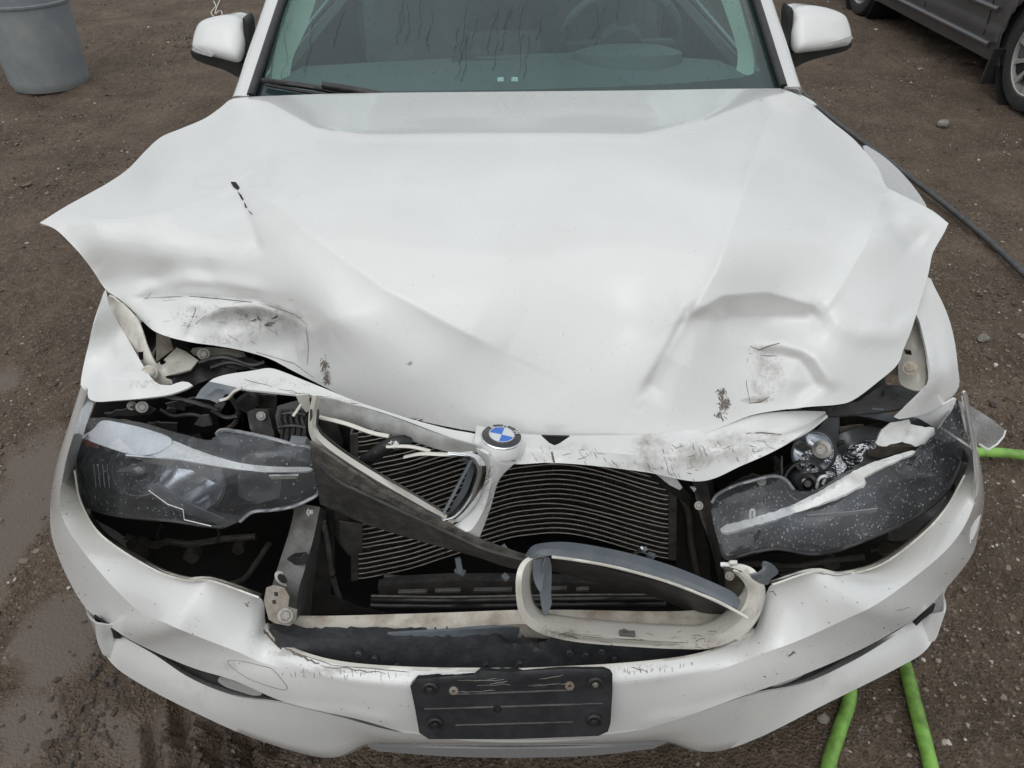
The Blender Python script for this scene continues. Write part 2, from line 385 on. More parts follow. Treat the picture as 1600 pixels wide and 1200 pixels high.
class MB:
    def __init__(s): s.v = []; s.f = []
    def add(s, V, F):
        o = len(s.v); s.v += [tuple(v) for v in V]; s.f += [tuple(o+i for i in f) for f in F]; return s
    def box(s, c, h, M=None, bev=0):
        M = M or Matrix.Identity(3); x, y, z = h; b = bev or min(h)*.18
        # chamfered box: 24 verts
        V = []; 
        for sx in (-1, 1):
            for sy in (-1, 1):
                for sz in (-1, 1):
                    V += [(sx*x, sy*(y-b), sz*(z-b)), (sx*(x-b), sy*y, sz*(z-b)), (sx*(x-b), sy*(y-b), sz*z)]
        import itertools
        V2 = [Vector(c)+M@Vector(v) for v in V]
        I = lambda sx, sy, sz, k: (((sx > 0)*4+(sy > 0)*2+(sz > 0))*3+k)
        F = []
        for s1 in (-1, 1):
            F.append([I(s1, a, b_, 0) for a, b_ in ((-1, -1), (1, -1), (1, 1), (-1, 1))][::s1])
            F.append([I(a, s1, b_, 1) for a, b_ in ((-1, -1), (-1, 1), (1, 1), (1, -1))][::s1])
            F.append([I(a, b_, s1, 2) for a, b_ in ((-1, -1), (1, -1), (1, 1), (-1, 1))][::s1])
            for s2 in (-1, 1):
                q = [I(s1, s2, -1, 0), I(s1, s2, -1, 1), I(s1, s2, 1, 1), I(s1, s2, 1, 0)]; F.append(q if s1*s2 < 0 else q[::-1])
                q = [I(s1, -1, s2, 0), I(s1, -1, s2, 2), I(s1, 1, s2, 2), I(s1, 1, s2, 0)]; F.append(q if s1*s2 > 0 else q[::-1])
                q = [I(-1, s1, s2, 1), I(-1, s1, s2, 2), I(1, s1, s2, 2), I(1, s1, s2, 1)]; F.append(q if s1*s2 < 0 else q[::-1])
                for s3 in (-1, 1):
                    q = [I(s1, s2, s3, k) for k in (0, 1, 2)]; F.append(q if s1*s2*s3 > 0 else q[::-1])
        return s.add(V2, F)
    def lathe(s, prof, c, ax=Vector((0, 0, 1)), n=24, sx=1, caps=True):
        """prof: (radius, along)"""
        ax = Vector(ax).normalized(); a = ax.orthogonal().normalized(); b = ax.cross(a); V = []; F = []
        for r, h in prof:
            for j in range(n):
                th = 2*math.pi*j/n; V.append(Vector(c)+ax*h+(a*math.cos(th)*sx+b*math.sin(th))*r)
        k = len(prof)
        for i in range(k-1):
            for j in range(n): F.append((i*n+j, i*n+(j+1) % n, (i+1)*n+(j+1) % n, (i+1)*n+j))
        if caps: F += [tuple(range(n))[::-1], tuple((k-1)*n+j for j in range(n))]
        return s.add(V, F)
    def build(s, name, m, parent=None, smooth=35, **kw):
        return mesh_obj(name, s.v, s.f, m, parent, smooth, None, **kw)
def boxbar(name, p, q, wdt, hgt, m, parent, **kw):
    """a straight bar between two points"""
    p = W(*p) if len(p) == 4 else Vector(p); q = W(*q) if len(q) == 4 else Vector(q)
    d = (q-p); M = d.to_track_quat('X', 'Z').to_matrix()
    return MB().box((p+q)/2, (d.length/2, wdt/2, hgt/2), M).build(name, m, parent, **kw)
def bolt(name, at, ax, r, m, parent, washer=True):
    b = MB(); ax = Vector(ax).normalized()
    if washer: b.lathe([(r*1.6, 0), (r*1.6, r*.2), (r*1.45, r*.3)], at, ax, 20)
    b.lathe([(r, r*.3), (r, r*.9), (r*.85, r*1.05)], at, ax, 6)
    b.lathe([(r*.45, r*.9), (r*.45, r*1.3)], at, ax, 8)
    return b.build(name, m, parent, 30)
def to_cam(p): return (CAM-p).normalized()
def empty(name, loc, rz=0, **kw):
    o = bpy.data.objects.new(name, None); o.location = loc; o.rotation_euler = (0, 0, rz); COL.objects.link(o)
    for k, v in kw.items(): o[k] = v
    return o

# ================================================================== ground
def vnoise(X, Y, sc_, seed):
    r = np.random.default_rng(seed); T = r.random((64, 64)); x = X*sc_; y = Y*sc_
    xi = np.floor(x).astype(int); yi = np.floor(y).astype(int); fx = x-xi; fy = y-yi; fx = fx*fx*(3-2*fx); fy = fy*fy*(3-2*fy)
    g = lambda a, b: T[a % 64, b % 64]
    return (g(xi, yi)*(1-fx)+g(xi+1, yi)*fx)*(1-fy)+(g(xi, yi+1)*(1-fx)+g(xi+1, yi+1)*fx)*fy-.5
def gp(px, py): p = W(px, py, 'z', 0); return p.x, p.y
WET = []                                                # standing water: x, y, radius x, radius y, turn
for px, py, rx, ry, a in ((25, 790, .13, .34, .1), (100, 1000, .15, .12, .4), (215, 1110, .18, .09, -.5), (10, 600, .10, .2, 0), (-150, 900, .3, .4, .1), (20, 1120, .08, .10, .3)):
    x, y = gp(px, py); WET.append((x, y, rx, ry, a))
def wet(X, Y):
    X = X+.16*vnoise(X, Y, 4, 5)+.05*vnoise(X, Y, 14, 6); Y = Y+.2*vnoise(X, Y, 3.3, 8)+.05*vnoise(X, Y, 13, 9); o = np.zeros_like(X)
    for cx, cy, rx, ry, a in WET:
        u = (X-cx)*math.cos(a)+(Y-cy)*math.sin(a); v = -(X-cx)*math.sin(a)+(Y-cy)*math.cos(a)
        o = np.maximum(o, np.clip(1.3*(1.1-(u/rx)**2-(v/ry)**2), 0, 1))
    return np.clip(o*1.15+vnoise(X, Y, 9, 41)*.7*(o > 0)+vnoise(X, Y, 26, 42)*.5*(o > 0)-.05, 0, 1)*np.clip(o*4, 0, 1)
tx, ty = gp(325, 1160); mxx, myy = gp(265, 72)
def height(X, Y):
    h = .05*vnoise(X, Y, .6, 1)+.03*vnoise(X, Y, 2.7, 2)+.020*vnoise(X, Y, 8, 3)+.016*vnoise(X, Y, 21, 4)+.010*vnoise(X, Y, 43, 12)
    rgh = np.clip(vnoise(X, Y, 1.7, 15)*2+.55, .25, 1)
    h = h*1+rgh*(.009*np.abs(vnoise(X, Y, 80, 13)))
    # churned ridge at upper left, tyre treads in front
    q = ((X-mxx)*.35+(Y-myy)*.0)**2+((Y-myy-.12*(X-mxx))/.14)**2*.25
    h = h+.055*np.exp(-q*4)*(.5+vnoise(X, Y, 18, 14))
    u = (X-tx)*.92+(Y-ty)*.38; v = -(X-tx)*.38+(Y-ty)*.92
    k = np.clip(1.3-(u/.17)**2-(v/.16)**2, 0, 1)
    tread = .024*k*np.clip(np.sin(u*2*math.pi/.062+v*3)*2+vnoise(X, Y, 30, 51), -1, 1)
    wt = wet(X, Y); fade = np.clip(1-(np.hypot(X, Y-3)-9)/6, 0, 1)
    return (h*fade*(1-.93*wt)-.008*wt)-tread
def axis(segs):
    out = [segs[0][0]]
    for a, b, n in segs: out += list(np.linspace(a, b, n+1)[1:])
    return np.array(out)
ax_ = axis([(-400, -60, 5), (-60, -12, 8), (-12, -4.4, 40), (-4.4, -2.2, 110), (-2.2, -.75, 120), (-.75, .85, 60), (.85, 2.2, 110), (2.2, 4.2, 100), (4.2, 12, 40), (12, 60, 8), (60, 400, 5)])
ay_ = axis([(-300, -20, 5), (-20, -1.2, 30), (-1.2, 1.9, 250), (1.9, 4.5, 140), (4.5, 9.5, 130), (9.5, 20, 30), (20, 60, 10), (60, 500, 6)])
X, Y = np.meshgrid(ax_, ay_); Z = height(X, Y); nx, ny = len(ax_), len(ay_)
def fast_mesh(name, V, F, m, parent=None, attrs=None, **kw):
    V = np.asarray(V, np.float32); F = np.asarray(F, np.int32); k = F.shape[1]
    me = bpy.data.meshes.new(name); me.vertices.add(len(V)); me.vertices.foreach_set('co', V.ravel())
    me.loops.add(F.size); me.loops.foreach_set('vertex_index', F.ravel()); me.polygons.add(len(F))
    me.polygons.foreach_set('loop_start', np.arange(0, F.size, k, dtype=np.int32)); me.update(calc_edges=True)
    me.polygons.foreach_set('use_smooth', [kw.pop('smooth', True)]*len(F)); me.materials.append(m)
    for an, av in (attrs or {}).items():
        a = me.attributes.new(an, 'FLOAT', 'POINT'); a.data.foreach_set('value', np.asarray(av, np.float32))
    me.validate(); return link(bpy.data.objects.new(name, me), parent, **kw)
I, J = np.meshgrid(np.arange(nx-1), np.arange(ny-1)); b0 = (J*nx+I).ravel()
Fq = np.stack([b0, b0+1, b0+nx+1, b0+nx], 1)

def ground_mat():
    m = bpy.data.materials.new('wet_dirt'); m.use_nodes = True; n = m.node_tree.nodes; l = m.node_tree.links; b = n['Principled BSDF']
    t = n.new('ShaderNodeTexCoord'); at = n.new('ShaderNodeAttribute'); at.attribute_name = 'wet'
    def N(s, d=8, r=.65):
        x = n.new('ShaderNodeTexNoise'); x.inputs['Scale'].default_value = s; x.inputs['Detail'].default_value = d; x.inputs['Roughness'].default_value = r; l.new(t.outputs['Object'], x.inputs['Vector']); return x.outputs[0]
    cr = n.new('ShaderNodeValToRGB'); e = cr.color_ramp.elements
    e[0].position = .33; e[0].color = (.048, .033, .022, 1); e[1].position = .72; e[1].color = (.26, .198, .145, 1)  # dark end paints damp patches and occlusion-like shade into the dirt
    q = e.new(.52); q.color = (.135, .098, .069, 1)
    a = n.new('ShaderNodeMath'); a.operation = 'MULTIPLY_ADD'; a.inputs[1].default_value = .55; l.new(N(2.2, 10, .7), a.inputs[0]); s2 = n.new('ShaderNodeMath'); s2.operation = 'MULTIPLY'; s2.inputs[1].default_value = .45; l.new(N(55, 8, .75), s2.inputs[0]); l.new(s2.outputs[0], a.inputs[2])
    l.new(a.outputs[0], cr.inputs[0])
    # grit: pale specks from a voronoi
    vo = n.new('ShaderNodeTexVoronoi'); vo.inputs['Scale'].default_value = 130; l.new(t.outputs['Object'], vo.inputs['Vector'])
    g = n.new('ShaderNodeMapRange'); l.new(vo.outputs['Color'], g.inputs[0]); g.inputs[1].default_value = .72; g.inputs[2].default_value = .95; g.inputs[4].default_value = .6
    k = n.new('ShaderNodeMix'); k.data_type = 'RGBA'; l.new(g.outputs[0], k.inputs[0]); l.new(cr.outputs[0], k.inputs[6]); k.inputs[7].default_value = (.33, .29, .25, 1)
    k2 = n.new('ShaderNodeMix'); k2.data_type = 'RGBA'; l.new(at.outputs['Fac'], k2.inputs[0]); l.new(k.outputs[2], k2.inputs[6]); k2.inputs[7].default_value = (.125, .097, .078, 1)
    l.new(k2.outputs[2], b.inputs['Base Color'])
    r = n.new('ShaderNodeMapRange'); l.new(at.outputs['Fac'], r.inputs[0]); r.inputs[3].default_value = .8; r.inputs[4].default_value = .34; b.inputs['Specular IOR Level'].default_value = .35; l.new(r.outputs[0], b.inputs['Roughness'])
    u = n.new('ShaderNodeBump'); u.inputs['Distance'].default_value = .012; s = n.new('ShaderNodeMapRange'); l.new(at.outputs['Fac'], s.inputs[0]); s.inputs[3].default_value = .9; s.inputs[4].default_value = .3; l.new(s.outputs[0], u.inputs['Strength'])
    hh = n.new('ShaderNodeMath'); hh.operation = 'ADD'; l.new(N(90, 6, .7), hh.inputs[0]); l.new(vo.outputs['Distance'], hh.inputs[1]); l.new(hh.outputs[0], u.inputs['Height']); l.new(u.outputs[0], b.inputs['Normal'])
    return m
GM = ground_mat()
fast_mesh('ground', np.stack([X, Y, Z], 2).reshape(-1, 3), Fq, GM, attrs={'wet': wet(X, Y).ravel()}, kind='structure')

def pebble_mat():
    m = bpy.data.materials.new('pebble'); m.use_nodes = True; n = m.node_tree.nodes; l = m.node_tree.links; b = n['Principled BSDF']
    at = n.new('ShaderNodeAttribute'); at.attribute_name = 'tone'; c = n.new('ShaderNodeValToRGB'); e = c.color_ramp.elements
    e[0].position = 0; e[0].color = (.05, .038, .028, 1); e[1].position = 1; e[1].color = (.55, .52, .47, 1); q = e.new(.6); q.color = (.14, .105, .075, 1); q = e.new(.88); q.color = (.25, .205, .16, 1)
    l.new(at.outputs['Fac'], c.inputs[0]); l.new(c.outputs[0], b.inputs['Base Color']); b.inputs['Roughness'].default_value = .65
    return m
PM = pebble_mat()
ico = []
def icosphere():
    p = (1+5**.5)/2; V = np.array([(-1, p, 0), (1, p, 0), (-1, -p, 0), (1, -p, 0), (0, -1, p), (0, 1, p), (0, -1, -p), (0, 1, -p), (p, 0, -1), (p, 0, 1), (-p, 0, -1), (-p, 0, 1)], float); V /= np.linalg.norm(V[0])
    F = np.array([(0, 11, 5), (0, 5, 1), (0, 1, 7), (0, 7, 10), (0, 10, 11), (1, 5, 9), (5, 11, 4), (11, 10, 2), (10, 7, 6), (7, 1, 8), (3, 9, 4), (3, 4, 2), (3, 2, 6), (3, 6, 8), (3, 8, 9), (4, 9, 5), (2, 4, 11), (6, 2, 10), (8, 6, 7), (9, 8, 1)])
    return V, F
IV, IF = icosphere()
def scatter(name, n, size, spread, m, zfn, seed, **kw):
    r = np.random.default_rng(seed)
    P = spread(r, n); n = len(P); s = size(r, n)
    S = s[:, None]*np.stack([r.uniform(.7, 1.3, n), r.uniform(.6, 1.1, n), r.uniform(.35, .75, n)], 1)
    th = r.uniform(0, 6.283, n); V = IV[None]*(1+r.uniform(-.30, .30, (n, 12, 1)))*S[:, None]
    c, s_ = np.cos(th)[:, None], np.sin(th)[:, None]; x = V[..., 0]*c-V[..., 1]*s_; y = V[..., 0]*s_+V[..., 1]*c
    z = V[..., 2]+zfn(P[:, 0], P[:, 1])[:, None]+S[:, 2:3]*.35
    V = np.stack([x+P[:, :1], y+P[:, 1:2], z], 2).reshape(-1, 3)
    F = (IF[None]+(np.arange(n)*12)[:, None, None]).reshape(-1, 3)
    return fast_mesh(name, V, F, m, attrs={'tone': np.repeat(r.random(n)**1.4, 12)}, smooth=False, **kw)
def gspread(r, n):
    ys = r.random(n); Yp = -1.1+10.5*ys**1.6
    side = r.random(n) < .5; Xp = np.where(side, -r.uniform(.2, 1, n)*(1.9+.42*(Yp+1.1)), r.uniform(.15, 1, n)*(1.9+.42*(Yp+1.1)))
    den = np.clip(vnoise(Xp, Yp, 2.1, 31)*1.8+.5+vnoise(Xp, Yp, 7, 32)*1.2, .08, 1)
    k = (r.random(n) < den) & (r.random(n) > wet(Xp, Yp)*.96)
    return np.stack([Xp, Yp], 1)[k]
scatter('gravel', 170000, lambda r, n: np.clip(r.lognormal(-5.85, .55, n), .0015, .015), gspread, PM, height, 3, kind='stuff', label='fine wet gravel and grit scattered over the brown dirt lot', category='gravel')
def cspread(r, n):
    a = np.stack([mxx+r.normal(0, .75, n//2), myy+r.normal(0, .12, n//2)], 1)
    x1, y1 = gp(130, 1130); b = np.stack([x1+r.normal(0, .05, n//4), y1+r.normal(0, .22, n//4)], 1)
    x2, y2 = gp(480, 1190); c = np.stack([x2+r.normal(0, .25, n//4), y2+r.normal(0, .06, n//4)], 1)
    return np.vstack([a, b, c])
scatter('mud_clods', 4500, lambda r, n: np.clip(r.lognormal(-5.3, .5, n), .0015, .013), cspread, MUD, lambda a, c: height(a, c)-.004, 5, kind='stuff', label='dark churned mud clods in ridges on the dirt', category='mud')

# a few stones and leaves one can pick out
def stone(px, py, r_, lab, m=None, cat='stone', seed=0, grp=None):
    x, y = gp(px, py); rr = np.random.default_rng(seed); V, F = IV.copy(), [tuple(f) for f in IF]
    # one subdivision
    VV = list(V); NF = []; cache = {}
    def mid(a, b):
        k = (min(a, b), max(a, b))
        if k not in cache: q = (VV[a]+VV[b])/2; VV.append(q/np.linalg.norm(q)); cache[k] = len(VV)-1
        return cache[k]
    for a, b, c in F:
        ab, bc, ca = mid(a, b), mid(b, c), mid(c, a); NF += [(a, ab, ca), (b, bc, ab), (c, ca, bc), (ab, bc, ca)]
    V = np.array(VV)*(1+rr.normal(0, .10, (len(VV), 1)))*np.array([1.15, .9, .72])*r_
    z = float(height(np.array([x]), np.array([y]))[0]); V += [x, y, z+r_*.4]
    return mesh_obj('stone', V, NF, m or ROCK, None, 28, None, label=lab, category=cat)
stone(1473, 196, .037, 'pale rounded rock lying alone on the dirt right of the white car bonnet', seed=1)
stone(1535, 533, .02, 'flat grey stone on the dirt at the right edge beside the crumpled fender', seed=2)
stone(1437, 112, .018, 'small whitish elongated stone near the right door mirror', seed=3)
stone(1283, 1130, .013, 'small tan stone under the bumper between the two green hose ends', seed=4)
def leaf(px, py, s, rz, lab, seed):
    x, y = gp(px, py); z = float(height(np.array([x]), np.array([y]))[0])+.014; V = []; F = []
    for i, t in enumerate(np.linspace(0, 1, 7)):
        wd = math.sin(t*math.pi)**.8*.38+.02
        for j, u in enumerate((-1, -.5, 0, .5, 1)):
            q = Vector(((t-.5)*s*2, u*wd*s, abs(u)*.15*s+.12*s*math.sin(t*4+seed))); q.rotate(Matrix.Rotation(rz, 3, 'Z')); V.append(q+Vector((x, y, z)))
    for i in range(6):
        for j in range(4): F.append((i*5+j, i*5+j+1, i*5+j+6, i*5+j+5))
    V, F, _ = thicken(np.array([tuple(v) for v in V]), F, .0015)
    return mesh_obj('fallen_leaf', V, F, LEAFM, None, True, None, label=lab, category='leaf')
leaf(1512, 105, .055, .2, 'curled brown leaf on the dirt beside the grey car front wheel', 1)
leaf(1441, 37, .05, .1, 'flat tan leaf on the dirt beside the sill of the grey car', 2)
leaf(42, 292, .04, 1.0, 'small brown leaf on the dirt at the left below the grey barrel', 3)

# ================================================================== barrel, cord, hoses
bx, by = W(58, 143, 'z', 0).x-.02, W(58, 143, 'z', 0).y+.26
br = empty('plastic_barrel', (bx, by, 0), label='blue-grey plastic barrel with a rimmed lid standing at the upper left', category='barrel')
b = MB().lathe([(.255, -.02), (.268, 0.01), (.272, .04), (.282, .30), (.296, .72), (.300, .80)], (bx, by, 0), (0, 0, 1), 48); b.build('barrel_body', BARREL, br, 60)
b = MB().lathe([(.301, .765), (.309, .77), (.312, .80), (.310, .83), (.300, .845), (.25, .86), (.01, .865)], (bx, by, 0), (0, 0, 1), 48); b.build('lid', BARREL, br, 40)
zr = W(45, 14, 'y', by-.29).z
MB().lathe([(.284, zr-.012), (.301, zr-.008), (.303, zr+.006), (.290, zr+.012), (.284, zr+.012)], (bx, by, 0), (0, 0, 1), 48, caps=False).build('barrel_hoop', BARREL, br, 40)
for a in (.4, 2.5, 4.6):
    MB().box((bx+.315*math.cos(a), by+.315*math.sin(a), .79), (.018, .03, .035), Matrix.Rotation(a, 3, 'Z')).build('lid_clip', BARREL, br)
tube('loose_cord', [(334, 2, 'z', .03), (337, 10, 'z', .02), (330, 20, 'z', .02), (338, 28, 'z', .02), (347, 24, 'z', .03), (344, 16, 'z', .04), (336, 22, 'z', .05), (340, 8, 'z', .03), (345, -4, 'z', .02), (350, -30, 'z', .02)], .006, CORD, res=6, label='thin pale cord in a loop on the dirt right of the barrel', category='cord')
tube('rubber_hose', [(1180, 60, 'z', .03), (1252, 142, 'z', .03), (1300, 185, 'z', .03), (1354, 226, 'z', .03), (1410, 268, 'z', .03), (1480, 322, 'z', .03), (1545, 376, 'z', .03), (1600, 428, 'z', .03), (1680, 510, 'z', .03)], .0145, BHOSE, res=12, n=60, label='dark grey rubber hose running diagonally over the dirt right of the white car', category='hose')
tube('garden_hose', [(1800, 740, 'z', .02), (1700, 722, 'z', .02), (1600, 711, 'z', .02), (1555, 707, 'z', .02), (1515, 710, 'z', .02), (1450, 740, 'z', .02), (1400, 800, 'z', .02), (1378, 900, 'z', .02), (1392, 975, 'z', .02), (1414, 1040, 'z', .02),
      (1432, 1110, 'z', .02), (1455, 1200, 'z', .02), (1475, 1300, 'z', .02), (1440, 1380, 'z', .02), (1340, 1400, 'z', .02), (1285, 1320, 'z', .02), (1294, 1200, 'z', .02), (1312, 1140, 'z', .02), (1328, 1085, 'z', .02), (1325, 1000, 'z', .02)], .0155, GREEN, res=14, n=180,
     label='bright green hose looping out from under the bumper and off to the right', category='hose')

# ================================================================== grey car at upper right
gx, gy = 3.26, 0
def place_side(px, py, x): return W(px, py, 'x', x)
wr = .335
def gpt(px, py): return W(px, py, 'x', GX)
c1 = W(1600, 92, 'z', wr); GX = c1.x+.02; GA = R(-2.5)
g = empty('parked_car', (GX+.85, c1.y+1.4, 0), label='dark grey metallic car parked at the upper right with silver spoked wheels', category='car')
# side surface: profile in (y, z) with x bulge; front of the car looks towards -y
def gside(y, z):
    return GX+.02+.05*((z-.62)/.5)**2 + (.16*max(0, z-.95)) - .012*math.exp(-((z-.34)/.05)**2)
ys = np.concatenate([np.linspace(c1.y-.85, c1.y+3.9, 96)]); zs = np.concatenate([np.linspace(.2, .42, 9), np.linspace(.45, 1.0, 14)])
wy = [c1.y, c1.y+2.95]
V = []; F = []
for j, z in enumerate(zs):
    for i, y in enumerate(ys):
        xx = gside(y, z)+.22*max(0, (c1.y-.25-y)/.6)**2+.2*max(0, (y-c1.y-3.3)/.6)**2
        xx += .012*math.exp(-((z-.385)/.012)**2)*(-1)+.010*math.exp(-((z-.80)/.02)**2)*(-1)
        for q in wy:
            d = math.hypot(y-q, z-wr); xx -= .022*math.exp(-((d-.40)/.04)**2)
        V.append((xx, y, z))
nY = len(ys)
for j in range(len(zs)-1):
    for i in range(nY-1):
        cy_, cz = (ys[i]+ys[i+1])/2, (zs[j]+zs[j+1])/2
        if min(math.hypot(cy_-q, cz-wr) for q in wy) < .375: continue
        F.append((j*nY+i, j*nY+i+1, (j+1)*nY+i+1, (j+1)*nY+i))
# snap the arch edge to a true circle
V = np.array(V)
bd = {}
for f in F:
    for q in range(4):
        k = tuple(sorted((f[q], f[(q+1) % 4]))); bd[k] = bd.get(k, 0)+1
for k, c in bd.items():
    if c == 1:
        for q in k:
            for w_ in wy:
                d = math.hypot(V[q][1]-w_, V[q][2]-wr)
                if d < .47 and V[q][2] > .21: s = .385/d; V[q][1] = w_+(V[q][1]-w_)*s; V[q][2] = wr+(V[q][2]-wr)*s
Vb, Fb, _ = thicken(V, F, .012)
mesh_obj('body_side', Vb, Fb, GCAR, g, 35)
for z0, hh in ((.30, .02), (.52, .018)):
    tube('body_moulding', [(gside(y, z0)-.006, y, z0+.0*i) for i, y in enumerate(np.linspace(c1.y+.52, c1.y+2.4, 12))], hh, GCAR, g, res=8)
for yy in (c1.y+.62, c1.y+1.58, c1.y+2.42):
    tube('door_gap', [(gside(yy, z)-.002, yy+.0*z, z) for z in np.linspace(.34, 1.0, 8)], .004, VOID, g, res=5)
# upper body: roof, glass, bonnet, far side
U = MB(); prof = [(-.85, .62), (-.80, .88), (-.1, 1.0), (.55, 1.45), (1.2, 1.58), (2.9, 1.55), (3.7, 1.05), (3.9, .9), (3.9, .3), (-.85, .3)]
n = len(prof); V = [(GX+dx+(.10 if zz > 1.2 else 0)*(1 if dx < 1 else -1), c1.y+yy, zz) for dx in (.06, 1.72) for yy, zz in prof]
Fz = [tuple(range(n)), tuple(range(2*n-1, n-1, -1))]+[(i, (i+1) % n, n+(i+1) % n, n+i) for i in range(n)]
U.add(V, [tuple(f) for f in Fz]); U.build('cabin', GCAR, g, 25)
MB().add([(GX+.10, c1.y+.5, 1.08), (GX+.10, c1.y+3.2, 1.05), (GX+.147, c1.y+2.8, 1.48), (GX+.147, c1.y+.95, 1.46)], [(0, 1, 2, 3)]).build('side_window', WIND, g)
def wheel(cx, cy, cz, r_, parent, side=-1, spokes=10, w2=.10, steer=0):
    Rz = Matrix.Rotation(steer, 3, 'Z'); ax = Rz@Vector((side, 0, 0)); c = Vector((cx, cy, cz))
    b = MB().lathe([(r_*.66, -w2), (r_*.9, -w2), (r_*.985, -w2*.75), (r_, -w2*.3), (r_, w2*.3), (r_*.985, w2*.7), (r_*.93, w2*.95), (r_*.80, w2*1.03), (r_*.70, w2*.95), (r_*.67, w2*.85), (r_*.66, -w2)], c, ax, 48, caps=False)
    t = b.build('tyre', RUBBER, parent, 30)
    rim = MB().lathe([(r_*.69, w2*.9), (r_*.66, w2*.95), (r_*.64, w2*.9), (r_*.62, w2*.5), (r_*.61, -w2), (r_*.66, -w2)], c, ax, 40, caps=False)
    rim.lathe([(r_*.17, w2*.2), (r_*.17, w2*.78), (r_*.13, w2*.86), (.001, w2*.88)], c, ax, 24)
    rm = rim.build('rim', ALLOY, parent, 30)
    up = Vector((0, 0, 1)); fw = ax.cross(up)
    for k in range(spokes):
        a = 2*math.pi*k/spokes; rd = up*math.cos(a)+fw*math.sin(a); tn = ax.cross(rd); V = []
        for rr, hw, h in ((.12, .045, .80), (.35, .036, .72), (.64, .05, .86)):
            for sg in (-1, 1):
                for dd in (0, -.2): V.append(c+rd*r_*rr+tn*r_*hw*sg+ax*w2*(h+dd))
        Fk = []
        for i in (0, 4):
            Fk += [(i, i+2, i+6, i+4), (i+1, i+5, i+7, i+3), (i, i+4, i+5, i+1), (i+2, i+3, i+7, i+6)]
        Fk += [(8, 10, 11, 9)]
        MB().add(V, Fk).build('spoke', ALLOY, rm, 25)
    MB().lathe([(r_*.6, 0), (r_*.6, -w2*.3), (.01, -w2*.3)], c, ax, 32).build('brake_disc', VOID, rm, 30)
    return t
for q in wy: wheel(GX+.13, q, wr, wr, g)
for q in wy:
    MB().lathe([(.40, -.30), (.40, .0), (.39, .0), (.39, -.29), (.01, -.30)], (GX+.04, q, wr), (-1, 0, 0), 36).build('wheel_liner', VOID, g, 30)
MB().box((GX+.09, c1.y+.40, .19), (.10, .012, .12), Matrix.Rotation(R(8), 3, 'X')).build('mud_flap', RUBBER, g)
MB().box((GX+.9, c1.y+1.5, .24), (.84, 2.2, .04)).build('underbody', VOID, g)

# ================================================================== THE WHITE WRECK
car = empty('wrecked_car', (0, 1.5, 0), label='white sedan with crushed front end, buckled bonnet, torn bumper and hanging headlights', category='car')

# ---- shell behind: doors, roof, pillars, far wheels (simple, mostly out of frame)
def side_curve(z):        # half width of the body at height z
    return .895-.135*max(0, (z-.65)/.35)**1.6-.04*max(0, (.45-z)/.3)
for s in (-1, 1):
    V = []; F = []; ysd = np.linspace(1.52, 4.3, 50); zsd = np.linspace(.2, .96, 12)
    for z in zsd:
        for y in ysd: V.append((s*(side_curve(z)-.18*max(0, (y-3.6)/.7)**2), y, z+.02*max(0, y-2)))
    for j in range(11):
        for i in range(49):
            cy_, cz = (ysd[i]+ysd[i+1])/2, (zsd[j]+zsd[j+1])/2
            if math.hypot(cy_-3.62, cz-.32) < .36: continue
            F.append((j*50+i, j*50+i+1, j*50+i+51, j*50+i+50))
    V, F, _ = thicken(np.array(V), F, .01); mesh_obj('body_side', V, F, PAINT, car, 35)
    wheel(s*.78, 3.62, .32, .32, car, side=s); wheel(s*.77, .95, .32, .32, car, side=s)
# roof and boot
V = []; F = []; rp = [(2.02, 1.34), (2.2, 1.40), (2.6, 1.43), (3.1, 1.41), (3.45, 1.35), (4.05, 1.04), (4.3, 1.02), (4.36, .9), (4.36, .3)]
for yy, zz in rp:
    for u in np.linspace(-1, 1, 13):
        hw = .60 if zz > 1.2 else .80
        V.append((u*hw, yy, zz-.05*abs(u)**3))
for i in range(len(rp)-1):
    if i == 4: continue
    for j in range(12): F.append((i*13+j, i*13+j+1, i*13+j+14, i*13+j+13))
V, F, _ = thicken(np.array(V), F, .01); mesh_obj('roof', V, F, PAINT, car, 30)
MB().box((0, 2.6, .22), (.86, 1.75, .03)).build('underbody', VOID, car)
MB().box((0, .98, .17), (.64, .58, .02)).build('undertray', VOID, car)
for s in (-1, 1): MB().box((s*.70, 1.02, .5), (.02, .36, .33)).build('inner_wing', VOID, car)
MB().box((0, 1.33, .60), (.80, .02, .36)).build('firewall', VOID, car)
# engine and clutter in the bay
MB().box((.02, .92, .62), (.30, .30, .16), bev=.04).build('engine_cover', BLACK, car)

# ---- windscreen plane: y = 1.47 + (z-1.02)/.52
def WS(px, py, off=0.0):
    d = ray(px, py); # plane z-1.02 = .50*(y-1.46) + off, bowed towards the sides
    t = 2.
    for _ in range(12):
        p = CAM+d*t; bow = .10*(p.x/.7)**2
        t = (1.02+off-CAM.z+.50*(CAM.y-1.44-bow))/(d.z-.50*d.y)
    return tuple(CAM+d*t)
rowsW = []
def wsrow(pts, off=0): return [WS(px, py, off) for px, py in pts]
loft('windscreen', [wsrow([(396, 152), (600, 149), (808, 147), (1010, 145), (1220, 139)]), wsrow([(428, 40), (620, 38), (808, 37), (1000, 35), (1190, 32)]),
                    wsrow([(470, -90), (640, -92), (808, -93), (980, -95), (1150, -98)])], WIND, 60, 10, .005, car)
